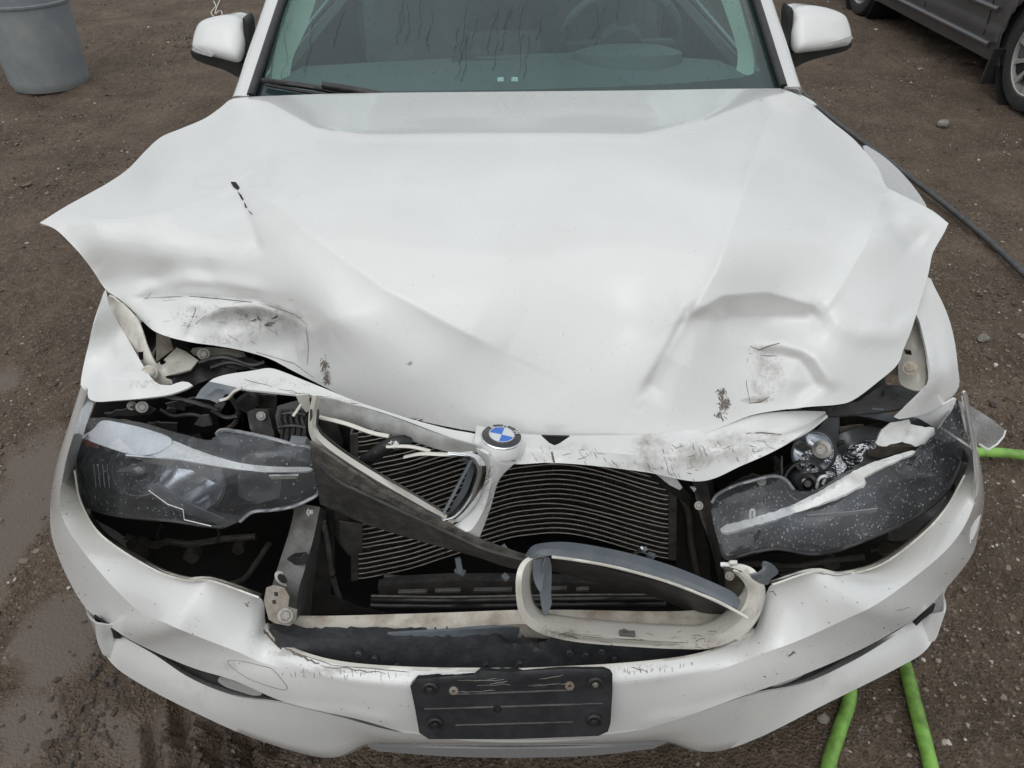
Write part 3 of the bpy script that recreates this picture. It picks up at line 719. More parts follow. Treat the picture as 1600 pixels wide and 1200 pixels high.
# black printed border of the glass (just under the surface)
def border(name, A, B, n=40): loft(name, [wsrow(A, -.012), wsrow(B, -.012)], BLACK, n, 3, .002, car)
border('glass_border', [(394, 152), (425, 40), (463, -90)], [(419, 136), (414, 120), (436, 40), (484, -90)])
border('glass_border', [(1222, 140), (1193, 32), (1155, -98)], [(1190, 116), (1180, 60), (1165, 0), (1135, -98)])
border('glass_border', [(396, 155), (600, 152), (808, 150), (1010, 147), (1222, 142)], [(412, 122), (440, 141), (600, 142), (808, 140), (1010, 133), (1150, 122), (1192, 108)])
# rubber seal and A-pillars
for pts, nm in (([(392, 150), (410, 95), (428, 40), (448, -20), (472, -90)], 'l'), ([(1224, 136), (1208, 85), (1191, 30), (1172, -30), (1152, -98)], 'r')):
    sg = -1 if nm == 'l' else 1
    tube('windscreen_seal', [Vector(WS(a, c, .012)) for a, c in pts], .012, BLACK, car, res=8)
    A = [Vector(WS(a+sg*4, c, .016)) for a, c in pts]
    B_ = [p+Vector((sg*.055, .035, -.012)) for p in A]; C_ = [p+Vector((sg*.085, .10, -.07)) for p in A]
    loft('windscreen_pillar', [[tuple(v) for v in A], [tuple(v) for v in B_], [tuple(v) for v in C_]], PAINT, 20, 4, .01, car, across='smooth')
# pale pillar trims inside
loft('pillar_trim', [wsrow([(424, 128), (428, 90), (438, 40), (470, -90)], -.05), wsrow([(452, 134), (458, 90), (484, 30), (520, -90)], -.10)], CREAMTRIM, 20, 4, .01, car)
loft('pillar_trim', [wsrow([(1176, 120), (1178, 90), (1160, 20), (1130, -98)], -.05), wsrow([(1150, 112), (1152, 80), (1134, 20), (1090, -98)], -.10)], CREAMTRIM, 20, 4, .01, car)
# dashboard, instrument hood, wheel, seats
loft('dashboard', [wsrow([(400, 150), (808, 146), (1218, 140)], -.03), [(-.66, 1.78, 1.00), (-.2, 1.80, 1.01), (.25, 1.84, 1.01), (.66, 1.80, 1.00)], [(-.66, 1.98, .93), (-.2, 2.02, .94), (.25, 2.04, .95), (.66, 2.0, .93)], [(-.66, 2.02, .6), (0, 2.05, .6), (.66, 2.02, .6)]], DASH, 40, 8, .01, car, across='smooth')
b = MB(); b.lathe([(.17, 0), (.165, .045), (.12, .06), (.01, .065)], (.36, 1.86, .99), (0, .15, 1), 32, sx=1); b.build('instrument_hood', DASH, car, 40)
MB().box((-.02, 1.90, 1.0), (.17, .05, .012), Matrix.Rotation(R(-8), 3, 'X')).build('centre_vent', BLACK, car)
MB().box((-.02, 1.98, 1.03), (.12, .012, .045), Matrix.Rotation(R(-15), 3, 'X'), .008).build('display_screen', DGREY, car)
cw = Vector((.36, 2.06, 1.02)); axw = Vector((0, .90, .42)).normalized(); a1 = Vector((1, 0, 0)); a2 = axw.cross(a1)
sw = tube('steering_wheel', [tuple(cw+a1*.19*math.cos(t)+a2*.185*math.sin(t)) for t in np.linspace(0, 2*math.pi, 33)], .016, SEAT, car, res=10, smooth_path=False)
for t in (0, math.pi, -math.pi/2, math.pi/2*3.02):
    pass
for t in (0.0, math.pi, 1.5*math.pi): boxbar('wheel_spoke', tuple(cw+a1*.05*math.cos(t)+a2*.05*math.sin(t)), tuple(cw+a1*.18*math.cos(t)+a2*.18*math.sin(t)), .035, .014, SEAT, sw)
MB().lathe([(.07, -.02), (.065, .015), (.02, .025)], cw-axw*.01, -axw, 24).build('wheel_hub', SEAT, sw, 50)
for sx in (-.36, .36):
    b = MB().box((sx, 2.75, .88), (.235, .07, .34), Matrix.Rotation(R(-14), 3, 'X'), .05); st = b.build('front_seat', SEAT, car, 60)
    MB().box((sx, 2.86, 1.27), (.13, .045, .09), Matrix.Rotation(R(-14), 3, 'X'), .035).build('headrest', SEAT, st, 60)
    MB().box((sx, 2.45, .55), (.24, .26, .07), None, .05).build('seat_base', SEAT, st, 60)
    for q in (-.19, .19): tube('seat_piping', [(sx+q*.8, 2.60+.02, .62), (sx+q, 2.68, .85), (sx+q*.92, 2.76, 1.08), (sx+q*.5, 2.80, 1.2)], .004, DGREY, st, res=5)
MB().box((0, 2.4, .62), (.10, .5, .10), None, .03).build('centre_console', DASH, car, 60)
MB().box((0, 3.4, .75), (.62, .08, .35), Matrix.Rotation(R(-20), 3, 'X'), .05).build('rear_seat', SEAT, car, 60)
MB().box((0, 2.6, .30), (.8, 1.5, .03)).build('cabin_floor', DASH, car)
for s in (-1, 1):
    MB().box((s*.77, 2.5, .65), (.025, 1.0, .31), None, .02).build('door_card', SEAT, car, 40)
    loft('side_window', [[(s*.775, 1.75, .96), (s*.775, 2.6, .97), (s*.775, 3.5, .98)], [(s*.66, 2.15, 1.33), (s*.62, 2.7, 1.39), (s*.64, 3.3, 1.33)]], WIND, 12, 4, .004, car)
loft('rear_window', [[(-.58, 3.5, 1.32), (0, 3.52, 1.34), (.58, 3.5, 1.32)], [(-.66, 4.0, 1.04), (0, 4.05, 1.06), (.66, 4.0, 1.04)]], WIND, 12, 4, .004, car)
MB().box((0, 3.75, .90), (.75, .3, .02)).build('parcel_shelf', DASH, car)
for px in (782, 804):
    p = Vector(WS(px, 124, -.008)); MB().box(p, (.0085, .008, .0008), Matrix.Rotation(R(26), 3, 'X')).build('barcode_label', SEATL, car)
# wiper
p0, p1_ = Vector(WS(410, 126, .02)), Vector(WS(560, 150, .02))
wp = tube('wiper', [p0, p0.lerp(p1_, .5)+Vector((0, 0, .004)), p1_], .008, BLACK, car, res=6)
tube('wiper_rubber', [p0+Vector((.01, -.01, -.008)), p1_+Vector((0, -.012, -.01))], .005, RUBBER, wp, res=5)
tube('wiper_arm', [Vector(WS(505, 133, .035)), Vector(WS(560, 142, .04)), Vector(WS(640, 158, .03))], .010, BLACK, wp, res=6)
# water runs and drops on the windscreen
def ws_n(p): return Vector((0, -.447, .894))
b = MB(); r = np.random.default_rng(4)
for _ in range(620):
    px, py = r.uniform(440, 1165), r.uniform(-5, 134); p = Vector(WS(px, py, .0035)); s = r.uniform(.0006, .0015)
    V = IV*[s*r.uniform(.9, 2.4), s*.8, s*.35]; V = V@np.array(Matrix.Rotation(R(26), 3, 'X')).T+np.array(p); b.add(V, IF)
for _ in range(26):
    px, py = r.uniform(445, 1010), r.uniform(-10, 60); s = []; 
    for k in range(int(r.integers(5, 12))):
        s.append(Vector(WS(px, py, .0038))); px += r.uniform(-5.5, 2.5); py += r.uniform(5, 13)
        if py > 132: break
    if len(s) > 2:
        for a, c in zip(s, s[1:]):
            q = (c-a).normalized()*.0008; h = Vector((q.y, -q.x, 0)); u = Vector((0, -.0003, .0007))
            b.add([a-h, a+h, c+h, c-h, a+u, c+u], [(0, 1, 2, 3), (0, 4, 5, 3), (1, 2, 5, 4)])
b.build('rain_runs', WATERD if 'WATERD' in globals() else mat('dark_rain_streak', (.035, .05, .05), .2), car, True, kind='stuff')

# ---- door mirrors
def mirror(sg, pts, rim_, base, sig, arm):
    Yd = 1.92
    # cap: rounded shell, its outline from measurement, bulging towards the camera, 16 cm deep
    O = spline([tuple(p) for p in pts], 48, True); c = O.mean(0); V = []; F = []; K = 9
    for k in range(K+1):
        f = math.cos(k/K*math.pi/2)**.55 if k < K else 0.0; bulge = math.sin(k/K*math.pi/2)*.055
        for q in O:
            a = c+(q-c)*f; V.append(W(a[0], a[1], 'y', Yd-bulge))
    n = len(O); back = len(V)
    for q in O: V.append(W(*(c+(q-c)*.9), 'y', Yd)+Vector((0, .12, -.01)))
    zm = W(c[0], c[1], 'y', Yd).z; V = [p+(p-CAM)*((.65*(p.z-zm))/(p.y-CAM.y)) if i < back else p for i, p in enumerate(V)]
    for k in range(K): F += [(k*n+j, k*n+(j+1) % n, (k+1)*n+(j+1) % n, (k+1)*n+j) for j in range(n)]
    F += [(j, back+j, back+(j+1) % n, (j+1) % n) for j in range(n)]; F.append(tuple(back+j for j in range(n)))
    m = mesh_obj('door_mirror', V, F, PAINT, car, 60)
    patch('mirror_base', base, ('y', Yd-.03), BLACK, .09, 8, m)
    patch('turn_signal', sig, ('y', Yd-.065), SIG, .006, 6, m)
    patch('mirror_inner_edge', rim_, ('y', Yd-.02), BLACK, .09, 8, m)
    patch('mirror_arm', arm, ('y', Yd-.01), BLACK, .05, 8, m)
    return m
SIG = mat('clear_indicator', (.6, .6, .6), .15, coat=1, noise=(90, .7, (.3, .3, .3)))
mirror(-1, [(300, 68), (306, 44), (316, 32), (338, 25), (362, 23), (378, 30), (384, 44), (384, 72), (380, 90), (372, 98), (345, 92), (318, 84), (302, 76)],
       [(379, 28), (384, 33), (387, 46), (387, 70), (384, 92), (377, 98), (382, 70)], [(299, 76), (298, 84), (306, 94), (330, 103), (352, 110), (374, 122), (388, 124), (390, 100), (372, 98), (345, 92), (318, 83)],
       [(302, 73), (318, 79), (333, 85), (332, 89), (316, 85), (300, 79)], [(365, 108), (380, 128), (392, 118), (400, 98), (380, 96)])
mirror(1, [(1236, 24), (1242, 12), (1262, 8), (1292, 12), (1318, 22), (1326, 34), (1331, 54), (1330, 66), (1322, 72), (1290, 78), (1258, 82), (1240, 82), (1235, 60)],
       [(1234, 20), (1240, 14), (1238, 50), (1240, 83), (1235, 82), (1233, 50)], [(1240, 82), (1258, 81), (1290, 77), (1322, 71), (1331, 63), (1331, 72), (1320, 80), (1290, 88), (1262, 96), (1240, 107), (1230, 108), (1224, 86)],
       [(1284, 70), (1310, 63), (1331, 56), (1331, 62), (1310, 68), (1286, 74)], [(1222, 80), (1240, 84), (1252, 96), (1236, 108), (1228, 104)])

# ---- bonnet: one long buckled sheet
TL, TR = (393, 151), (1219, 138)
top = [TL, (500, 147), (600, 145), (808, 143), (1010, 141), (1120, 139), TR]
left = [TL, (362, 155), (342, 170), (318, 186), (285, 200), (252, 214), (228, 235), (200, 264), (170, 285), (140, 302), (102, 323), (62, 348)]
right = [TR, (1242, 146), (1262, 158), (1300, 190), (1330, 214), (1352, 237), (1372, 262), (1384, 290), (1400, 300), (1430, 315), (1458, 330), (1482, 349)]
bot = [(62, 348), (86, 358), (108, 378), (128, 400), (146, 424), (165, 452), (190, 470), (212, 490), (236, 514), (262, 526), (300, 535), (336, 540), (375, 547), (420, 560), (455, 578), (500, 601), (560, 630), (630, 651), (700, 667), (760, 677), (808, 682), (880, 685), (950, 686), (1030, 683), (1100, 676), (1135, 664), (1170, 650), (1210, 642), (1260, 636), (1310, 632), (1335, 624), (1370, 598), (1402, 570), (1412, 545), (1424, 516), (1438, 470), (1450, 430), (1456, 400), (1462, 386), (1474, 366), (1482, 349)]
HC = [(400, 151, 1.02), (600, 146, 1.045), (808, 143, 1.05), (1010, 141, 1.045), (1215, 138, 1.02), (330, 196, 1.0), (410, 205, 1.035), (600, 210, 1.06), (808, 210, 1.065), (1000, 210, 1.06), (1190, 205, 1.045), (1280, 180, .995),
      (200, 264, .985), (260, 285, 1.02), (330, 250, 1.02), (330, 300, 1.015), (430, 300, 1.05), (600, 300, 1.055), (808, 300, 1.05), (1000, 300, 1.05), (1160, 300, 1.055), (1280, 280, 1.03), (1380, 288, .99),
      (62, 348, .985), (130, 330, 1.0), (150, 350, 1.0), (230, 350, 1.005), (300, 330, 1.012), (1482, 349, .975), (1420, 330, 1.0), (1380, 350, 1.005), (1440, 380, .96),
      (165, 450, .885), (150, 400, .950), (250, 405, .955), (330, 400, .966), (250, 440, .906), (330, 435, .925), (420, 400, .982), (550, 400, .995), (550, 460, .95), (680, 460, .953), (808, 430, .975), (808, 370, 1.015), (1000, 430, .975), (1110, 430, .985), (1200, 430, .97), (1320, 410, .97), (1380, 430, .945), (1448, 430, .92),
      (190, 470, .875), (300, 465, .895), (420, 470, .91), (520, 500, .915), (650, 520, .90), (808, 510, .908), (980, 510, .905), (1070, 490, .935), (1200, 500, .895), (1290, 500, .905), (1380, 490, .905), (1436, 480, .89),
      (240, 514, .845), (330, 540, .815), (420, 560, .79), (460, 530, .83), (500, 560, .825), (650, 590, .83), (808, 590, .83), (980, 590, .835), (1080, 580, .845), (1180, 570, .845), (1300, 560, .855), (1402, 568, .83),
      (500, 600, .783), (600, 638, .765), (700, 667, .747), (808, 682, .74), (950, 686, .74), (1100, 676, .752), (1170, 650, .775), (1250, 632, .79), (1330, 625, .79)]
HC = [(a, c, 'z', z) for a, c, z in HC]
hood_cr = [
 ([(62, 350), (130, 346), (200, 345), (270, 332), (330, 308), (364, 286)], .016, 30, 16, 'sharp', 1),
 ([(364, 284), (400, 296), (450, 335), (520, 392), (600, 450), (700, 505), (792, 552)], .012, 60, 26, 'sharp'),
 ([(364, 286), (380, 320), (396, 360), (410, 400)], -.012, 9, 22, 'sharp'),
 ([(300, 292), (364, 287), (430, 288)], -.012, 14, 8, 'sharp'),
 ([(364, 284), (415, 270), (425, 220), (410, 160)], -.006, 7, 12),
 ([(400, 150), (440, 175), (490, 200), (560, 210), (808, 210), (1000, 212), (1090, 190), (1205, 145)], .006, 12, 9),
 ([(1222, 140), (1185, 225), (1150, 330), (1120, 420), (1085, 480), (1050, 540), (1008, 612)], .016, 70, 16, 'sharp'),
 ([(1085, 470), (1050, 540), (1005, 620)], -.012, 28, 8),
 ([(1062, 500), (1130, 462), (1200, 458), (1270, 478), (1290, 495)], .012, 26, 10, 'sharp'),
 ([(1110, 500), (1180, 496), (1262, 498), (1290, 476)], -.014, 20, 26),
 ([(1386, 292), (1352, 380), (1318, 440), (1284, 492)], .011, 40, 16, 'sharp'),
 ([(1395, 300), (1402, 350), (1440, 385)], -.014, 18, 22),
 ([(1402, 300), (1440, 318), (1482, 349)], .010, 14, 10, 0, 1),
 ([(1290, 495), (1340, 520), (1400, 520), (1440, 490)], .008, 14, 20),
 ([(1180, 555), (1250, 560), (1270, 600), (1230, 630)], -.010, 12, 18), ([(1180, 540), (1220, 535), (1275, 560), (1310, 610)], .009, 12, 12),
 ([(192, 470), (230, 450), (290, 437), (350, 440), (420, 455)], .006, 12, 10), ([(200, 468), (300, 464), (400, 470), (470, 500)], -.009, 8, 6, 'sharp'),
 ([(300, 478), (302, 505), (290, 530)], -.006, 7, 5, 'sharp'), ([(305, 500), (350, 480), (400, 478), (450, 490), (480, 520), (478, 570)], .009, 12, 8),
 ([(340, 515), (385, 495), (420, 500)], -.009, 14, 14),
 ([(90, 360), (120, 385), (150, 430)], -.004, 22, 10),
]
hood_dirt = [(340, 490, 45, 14, .7), (410, 500, 70, 22, 1.0), (360, 530, 60, 16, .5), (300, 495, 40, 22, .6), (508, 568, 7, 9, 1.45), (511, 586, 8, 11, 1.5), (1128, 612, 8, 9, 1.45), (1133, 632, 9, 12, 1.5), (1124, 645, 6, 4, 1.5), (1200, 585, 32, 42, .8), (1192, 545, 26, 8, .9), (1185, 625, 30, 5, 1.0), (470, 540, 18, 30, .35), (640, 568, 4, 3, 2)]
def coons(name, T, B_, Lf, Rt, nu, nv, fn, m, thk, cr, dirt, parent):
    T, B_, Lf, Rt = spline(T, nu), spline(B_, nu), spline(Lf, nv), spline(Rt, nv)
    u = np.linspace(0, 1, nu)[None, :, None]; v = np.linspace(0, 1, nv)[:, None, None]
    S = (1-v)*T[None]+v*B_[None]+(1-u)*Lf[:, None]+u*Rt[:, None]-((1-u)*(1-v)*T[0]+u*(1-v)*T[-1]+(1-u)*v*B_[0]+u*v*B_[-1])
    A = S.reshape(-1, 2); t = 1/fn(A)-creases(A, cr); V = unproj(A, t); D = blobs(A, dirt)
    I, J = np.meshgrid(np.arange(nu-1), np.arange(nv-1)); b0 = (J*nu+I).ravel(); F = np.stack([b0, b0+1, b0+nu+1, b0+nu], 1)
    V, F, src = thicken(V, F, thk); return mesh_obj(name, V, F, m, parent, 60, D[src])
hood_fn = tps(HC, 1.2e-3)
hood = coons('bonnet', top, bot, left, right, 330, 150, hood_fn, PAINT, .006, hood_cr, hood_dirt, car)
# tear along the fold, wet beads on the bonnet
hd = lambda A: 1/hood_fn(np.array(A, float))-creases(np.array(A, float), hood_cr)
def on_hood(px, py, lift=.0): return unproj(np.array([[px, py]], float), hd([[px, py]])-lift)[0]
for poly in ([(360, 284), (368, 284), (374, 292), (371, 296), (364, 291)], [(371, 299), (376, 304), (380, 312), (377, 311)], [(381, 316), (385, 324), (383, 324)], [(387, 328), (394, 334), (391, 333)]):
    V = [on_hood(a, c, .0045) for a, c in poly]; V2, F2, _ = thicken(np.array(V), [tuple(range(len(V)))], .002)
    mesh_obj('torn_metal_edge', V2, F2, VOID, hood, False)
b = MB(); r = np.random.default_rng(9); hp = np.array(left+bot[1:-1]+right[::-1]+top[::-1][1:], float)
for _ in range(700):
    px, py = r.uniform(90, 1460), r.uniform(150, 670)
    if not inside(np.array([[px, py], [px+6, py+6], [px-6, py-6]]), hp).all(): continue
    if r.random() > (.9 if (px > 1180 and py < 330) or py > 480 else .4): continue
    s = r.uniform(.0007, .0018); p = on_hood(px, py); e1 = on_hood(px+3, py)-p; e2 = on_hood(px, py+3)-p; nn = np.cross(e2, e1); nn /= np.linalg.norm(nn)
    if nn@(CAMn-p) < 0: nn = -nn
    e1 /= np.linalg.norm(e1); e2 = np.cross(nn, e1)
    M3 = np.stack([e1, e2, nn], 1); b.add((IV*[s*.9, s*r.uniform(1, 2.2), s*.5])@M3.T+p, IF)
b.build('water_beads', DROP, hood, True, kind='stuff')

# ---- fenders
LFc = [(165, 455, 'y', .60), (150, 500, 'y', .55), (125, 600, 'y', .48), (145, 628, 'y', .44), (235, 622, 'y', .42), (290, 608, 'y', .44), (180, 520, 'y', .57), (230, 575, 'y', .49), (205, 600, 'y', .45)]
patch('front_fender', [(165, 452), (157, 475), (145, 515), (133, 560), (126, 600), (131, 612), (146, 627), (180, 626), (235, 621), (270, 615), (301, 602), (285, 596), (262, 602), (238, 592), (200, 530), (172, 480)], LFc, PAINT, .004, 9, car,
      cr=[([(148, 626), (165, 590), (200, 585), (250, 596)], .008, 8, 16)], dirt=[(225, 600, 30, 10, .9), (200, 560, 40, 40, .2)])
# outer side of the left fender and of the bumper corner: it runs back along the body
def side_skin(name, ptsA, yback, sg, zlow):
    A = [Vector(W(*p)) for p in ptsA]; B_ = [Vector((sg*side_curve(p.z), yback, p.z+.03*(1 if p.z > .5 else 0))) for p in A]
    mid = [a.lerp(c, .35)+Vector((sg*.02, 0, 0)) for a, c in zip(A, B_)]
    for k in (mid, B_):
        for q in k:
            q.x = sg*min(abs(q.x), .905)
    return loft(name, [[tuple(v) for v in A], [tuple(v) for v in mid], [tuple(v) for v in B_]], PAINT, 20, 8, .004, car, across='smooth')
RFc = [(1443, 445, 'y', .62), (1470, 480, 'y', .60), (1492, 540, 'y', .56), (1498, 600, 'y', .50), (1400, 652, 'y', .40), (1445, 600, 'y', .44), (1425, 500, 'y', .57), (1490, 625, 'y', .48)]
patch('front_fender', [(1448, 432), (1462, 452), (1480, 490), (1491, 530), (1497, 575), (1499, 600), (1492, 615), (1470, 634), (1440, 648), (1399, 655), (1412, 640), (1444, 608), (1454, 590), (1446, 540), (1436, 500), (1430, 482)], RFc, PAINT, .004, 9, car,
      cr=[([(1434, 480), (1450, 530), (1458, 600), (1440, 625)], .010, 7, 12), ([(1445, 440), (1474, 510), (1482, 600)], .006, 14, 14)], dirt=[(1445, 605, 8, 8, 1.2)])
# inner flanges with square hole and bolt
patch('fender_flange', [(170, 462), (182, 470), (190, 474), (215, 500), (232, 545), (246, 575), (256, 590), (268, 595), (262, 602), (238, 598), (222, 584), (196, 540), (172, 500), (160, 482)], [(170, 470, 'y', .61), (240, 590, 'y', .50), (200, 520, 'y', .57), (262, 600, 'y', .475), (215, 510, 'y', .565)], INNER, .004, 8, car,
      cr=[([(186, 474), (212, 520), (240, 580)], .010, 8, 6), ([(164, 486), (180, 470)], -.012, 6, 6)], holes=[[(213, 551), (224, 549), (224, 562), (215, 563)]], dirt=[(200, 520, 50, 40, .5), (255, 600, 20, 8, 1)])
pb = W(234, 582, 'y', .485); bolt('flange_bolt', pb, to_cam(pb), .009, CREAM, car)
patch('fender_flange', [(1424, 498), (1434, 505), (1442, 540), (1446, 570), (1445, 600), (1436, 611), (1410, 603), (1404, 590), (1404, 566), (1410, 548), (1416, 520)], [(1424, 500, 'y', .60), (1440, 600, 'y', .46), (1404, 590, 'y', .50), (1440, 540, 'y', .54)], INNER, .004, 8, car,
      holes=[[(1412, 545), (1423, 547), (1425, 555), (1414, 553)]], cr=[([(1430, 500), (1440, 560), (1442, 605)], -.008, 6, 6)], dirt=[(1425, 580, 30, 40, .5)])
pb = W(1421, 575, 'y', .475); bolt('flange_bolt', pb, to_cam(pb), .008, CREAM, car)
patch('flange_tab', [(1384, 585), (1404, 568), (1408, 588), (1396, 586)], ('y', .56), CREAM, .003, 6, car)
# hinge bracket stub and apron by the left flange
patch('apron_bracket', [(242, 570), (258, 560), (276, 543), (290, 549), (300, 556), (310, 563), (298, 577), (280, 582), (258, 588), (248, 584)], [(242, 570, 'y', .52), (276, 543, 'y', .60), (310, 563, 'y', .57), (258, 588, 'y', .50)], INNER, .004, 7, car,
      cr=[([(252, 586), (276, 560), (294, 552)], .010, 5, 6)], holes=[[(250, 565), (254, 560), (259, 562), (259, 567), (254, 570), (250, 569)]], dirt=[(275, 565, 30, 20, .6)])
patch('inner_apron', [(244, 520), (262, 527), (285, 534), (296, 540), (288, 548), (270, 546), (244, 566)], ('y', .72), CREAM, .004, 8, car)
patch('latch_bar', [(298, 549), (330, 548), (366, 552), (384, 560), (370, 564), (340, 562), (310, 558)], ('y', .63), INNER, .012, 8, car, dirt=[(330, 555, 50, 10, .8)])
pb = W(318, 553, 'y', .60); bolt('latch_bolt', pb, to_cam(pb), .008, STEEL, car)
# ---- dark wet strip of the right fender seen past the bonnet edge
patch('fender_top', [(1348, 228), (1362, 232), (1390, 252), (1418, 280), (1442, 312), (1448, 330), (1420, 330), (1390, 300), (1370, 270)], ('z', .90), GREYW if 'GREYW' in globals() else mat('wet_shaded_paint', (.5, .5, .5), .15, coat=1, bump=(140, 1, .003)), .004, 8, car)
patch('fender_top', [(1216, 137), (1232, 140), (1256, 150), (1276, 163), (1262, 162), (1240, 150)], ('z', .985), PAINT, .004, 8, car)
# fender crown under the whole buckled bonnet so the side reads from elsewhere too
for sg in (-1, 1):
    Yn = [.68, .8, 1.1, 1.5]
    loft('fender_side', [[(sg*.76, y, .80+.10*(y-.6)) for y in Yn], [(sg*.83, y, .74+.10*(y-.6)) for y in Yn], [(sg*.875, y, .60) for y in Yn]], PAINT, 20, 4, .004, car, across='smooth')
    V = []; F = []; yy = np.linspace(.56, 1.5, 30); zz = np.linspace(.22, .60, 10)
    for z in zz:
        for y in yy: V.append((sg*(side_curve(z)-.012-.10*max(0, (.7-y)/.3)**2*.4), y, z))
    for j in range(9):
        for i in range(29):
            if math.hypot((yy[i]+yy[i+1])/2-.95, (zz[j]+zz[j+1])/2-.32) < .355: continue
            F.append((j*30+i, j*30+i+1, j*30+i+31, j*30+i+30))
    V, F, _ = thicken(np.array(V), F, .004); mesh_obj('fender_side', V, F, PAINT, car, 35)

# ================================================================== FRONT END
def spl_idx(P, k):
    P = np.array(P, float); Q = np.vstack([2*P[0]-P[1], P, 2*P[-1]-P[-2]]); out = []
    for i in range(1, len(Q)-2):
        for t in np.linspace(0, 1, k, endpoint=False):
            a, b, c, d = Q[i-1], Q[i], Q[i+1], Q[i+2]; out.append(.5*((2*b)+(-a+c)*t+(2*a-5*b+4*c-d)*t*t+(-a+3*b-3*c+d)*t**3))
    out.append(Q[-2]); return np.array(out)
def sheet(name, rows, m, k=8, nv=6, thk=.004, parent=None, cr=(), dirt=(), angle=35, across='lin', curve=None, **kw):
    """rows with matching columns; curve = bulge (m) half way between consecutive rows"""
    RR = [spl_idx([tuple(W(*p)) if len(p) == 4 else p for p in r], k) for r in rows]; nu = len(RR[0])
    rr = [[(tuple(v)) for v in r] for r in RR]; G = []
    if across == 'smooth':
        S = np.stack([spl_idx([RR[i][j] for i in range(len(RR))], nv) for j in range(nu)], 1); G = list(S)
    else:
        for i in range(len(RR)-1):
            for j in range(nv):
                q = RR[i]+(RR[i+1]-RR[i])*j/nv
                if curve: q = q+np.array([0, -1, .5])*curve[i]*math.sin(math.pi*j/nv)
                G.append(q)
        G.append(RR[-1])
    G = np.array(G); a, b = G.shape[:2]; V = G.reshape(-1, 3)
    Fs = [(i*b+j, i*b+j+1, (i+1)*b+j+1, (i+1)*b+j) for i in range(a-1) for j in range(b-1)]
    D = np.zeros(len(V)); q = (V-CAMn)@ROTn; A = np.stack([800+1248*q[:, 0]/-q[:, 2], 600-1248*q[:, 1]/-q[:, 2]], 1)
    if cr: V = unproj(A, -q[:, 2]-creases(A, cr))
    if dirt: D = blobs(A, dirt)
    V, Fs, src = thicken(V, Fs, thk)
    return mesh_obj(name, V, Fs, m, parent, angle, D[src], **kw)
def B(row, off):
    if isinstance(off, (int, float)): off = [off]*len(row)
    return [(a, c, 'b', o) for (a, c), o in zip(row, off)]

R0 = [(147, 629), (130, 680), (118, 735), (128, 785), (160, 836), (236, 886), (290, 905), (330, 906), (405, 932), (416, 977), (440, 1008), (520, 1036), (640, 1047), (800, 1049), (960, 1041), (1070, 1029), (1130, 1012), (1178, 985), (1206, 912), (1270, 892), (1315, 897), (1378, 880), (1440, 834), (1478, 792), (1506, 742), (1513, 700), (1502, 618)]
R1 = [(137, 612), (118, 670), (100, 735), (95, 800), (130, 862), (205, 945), (262, 975), (305, 993), (370, 1018), (412, 1036), (465, 1050), (540, 1068), (650, 1080), (800, 1085), (950, 1075), (1060, 1060), (1130, 1044), (1190, 1022), (1250, 1000), (1320, 968), (1368, 945), (1425, 905), (1478, 860), (1508, 820), (1524, 775), (1522, 712), (1504, 614)]
R2 = [(127, 602), (107, 665), (88, 728), (79, 785), (84, 850), (128, 942), (185, 988), (232, 1014), (300, 1043), (368, 1064), (448, 1098), (560, 1124), (660, 1150), (800, 1160), (945, 1152), (1040, 1130), (1165, 1086), (1250, 1056), (1330, 1022), (1395, 988), (1440, 958), (1482, 915), (1518, 868), (1531, 825), (1538, 778), (1530, 712), (1508, 613)]
o0 = [.06, .06, .06, .06, .06, .06, .07, .078, .11, .085, .06, .045, .045, .045, .045, .05, .06, .08, .105, .07, .06, .06, .06, .06, .06, .06, .06]
o1 = [.02, .015, .01, .005, 0, 0, 0, .008, .022, .028, .028, .022, .022, .022, .022, .026, .026, .024, .018, .006, 0, 0, 0, .005, .01, .015, .02]
o2 = [.02, .02, .02, .02, .0, -.005, -.004, 0, .0, .005, .012, .014, .014, .014, .014, .012, .005, 0, 0, -.004, -.005, 0, 0, .02, .02, .02, .02]
dd = [.08, .08, .08, .075, .055, .02]+[0]*15+[.02, .04, .06, .075, .08, .08]
o0, o1, o2 = [[a+e for a, e in zip(o, dd)] for o in (o0, o1, o2)]
fascia = sheet('bumper_cover', [B(R0, o0), B(R1, o1), B(R2, o2)], PAINT, 9, 9, .005, car, curve=[.006, .003], angle=10,
     cr=[
         ([(430, 1108), (540, 1115), (620, 1130)], .006, 10, 18), ([(1170, 1092), (1090, 1115), (1000, 1130)], .006, 18, 10)],
     dirt=[(420, 990, 40, 10, .9), (445, 1020, 30, 10, 1.0), (520, 1048, 60, 8, .9), (990, 1042, 60, 8, .9), (640, 1062, 60, 10, .4), (1228, 1022, 14, 6, .9), (1200, 925, 12, 7, 1.0), (800, 1060, 300, 30, .3), (300, 1040, 120, 12, .3), (1300, 1030, 120, 14, .25)])
# rolled inner edge of the cover (bright lip with primer and grime)
def edge_lip(pts, offs, nm='bumper_edge', m=INNER, r_=.0045):
    return tube(nm, [(a, c, 'b', o+.003) for (a, c), o in zip(pts, offs)], r_, m, fascia, res=6, n=len(pts)*8)
edge_lip(R0[3:9], o0[3:9]); edge_lip(R0[9:14], o0[9:14], r_=.006); edge_lip(R0[13:18], o0[13:18], r_=.005); edge_lip(R0[18:24], o0[18:24])
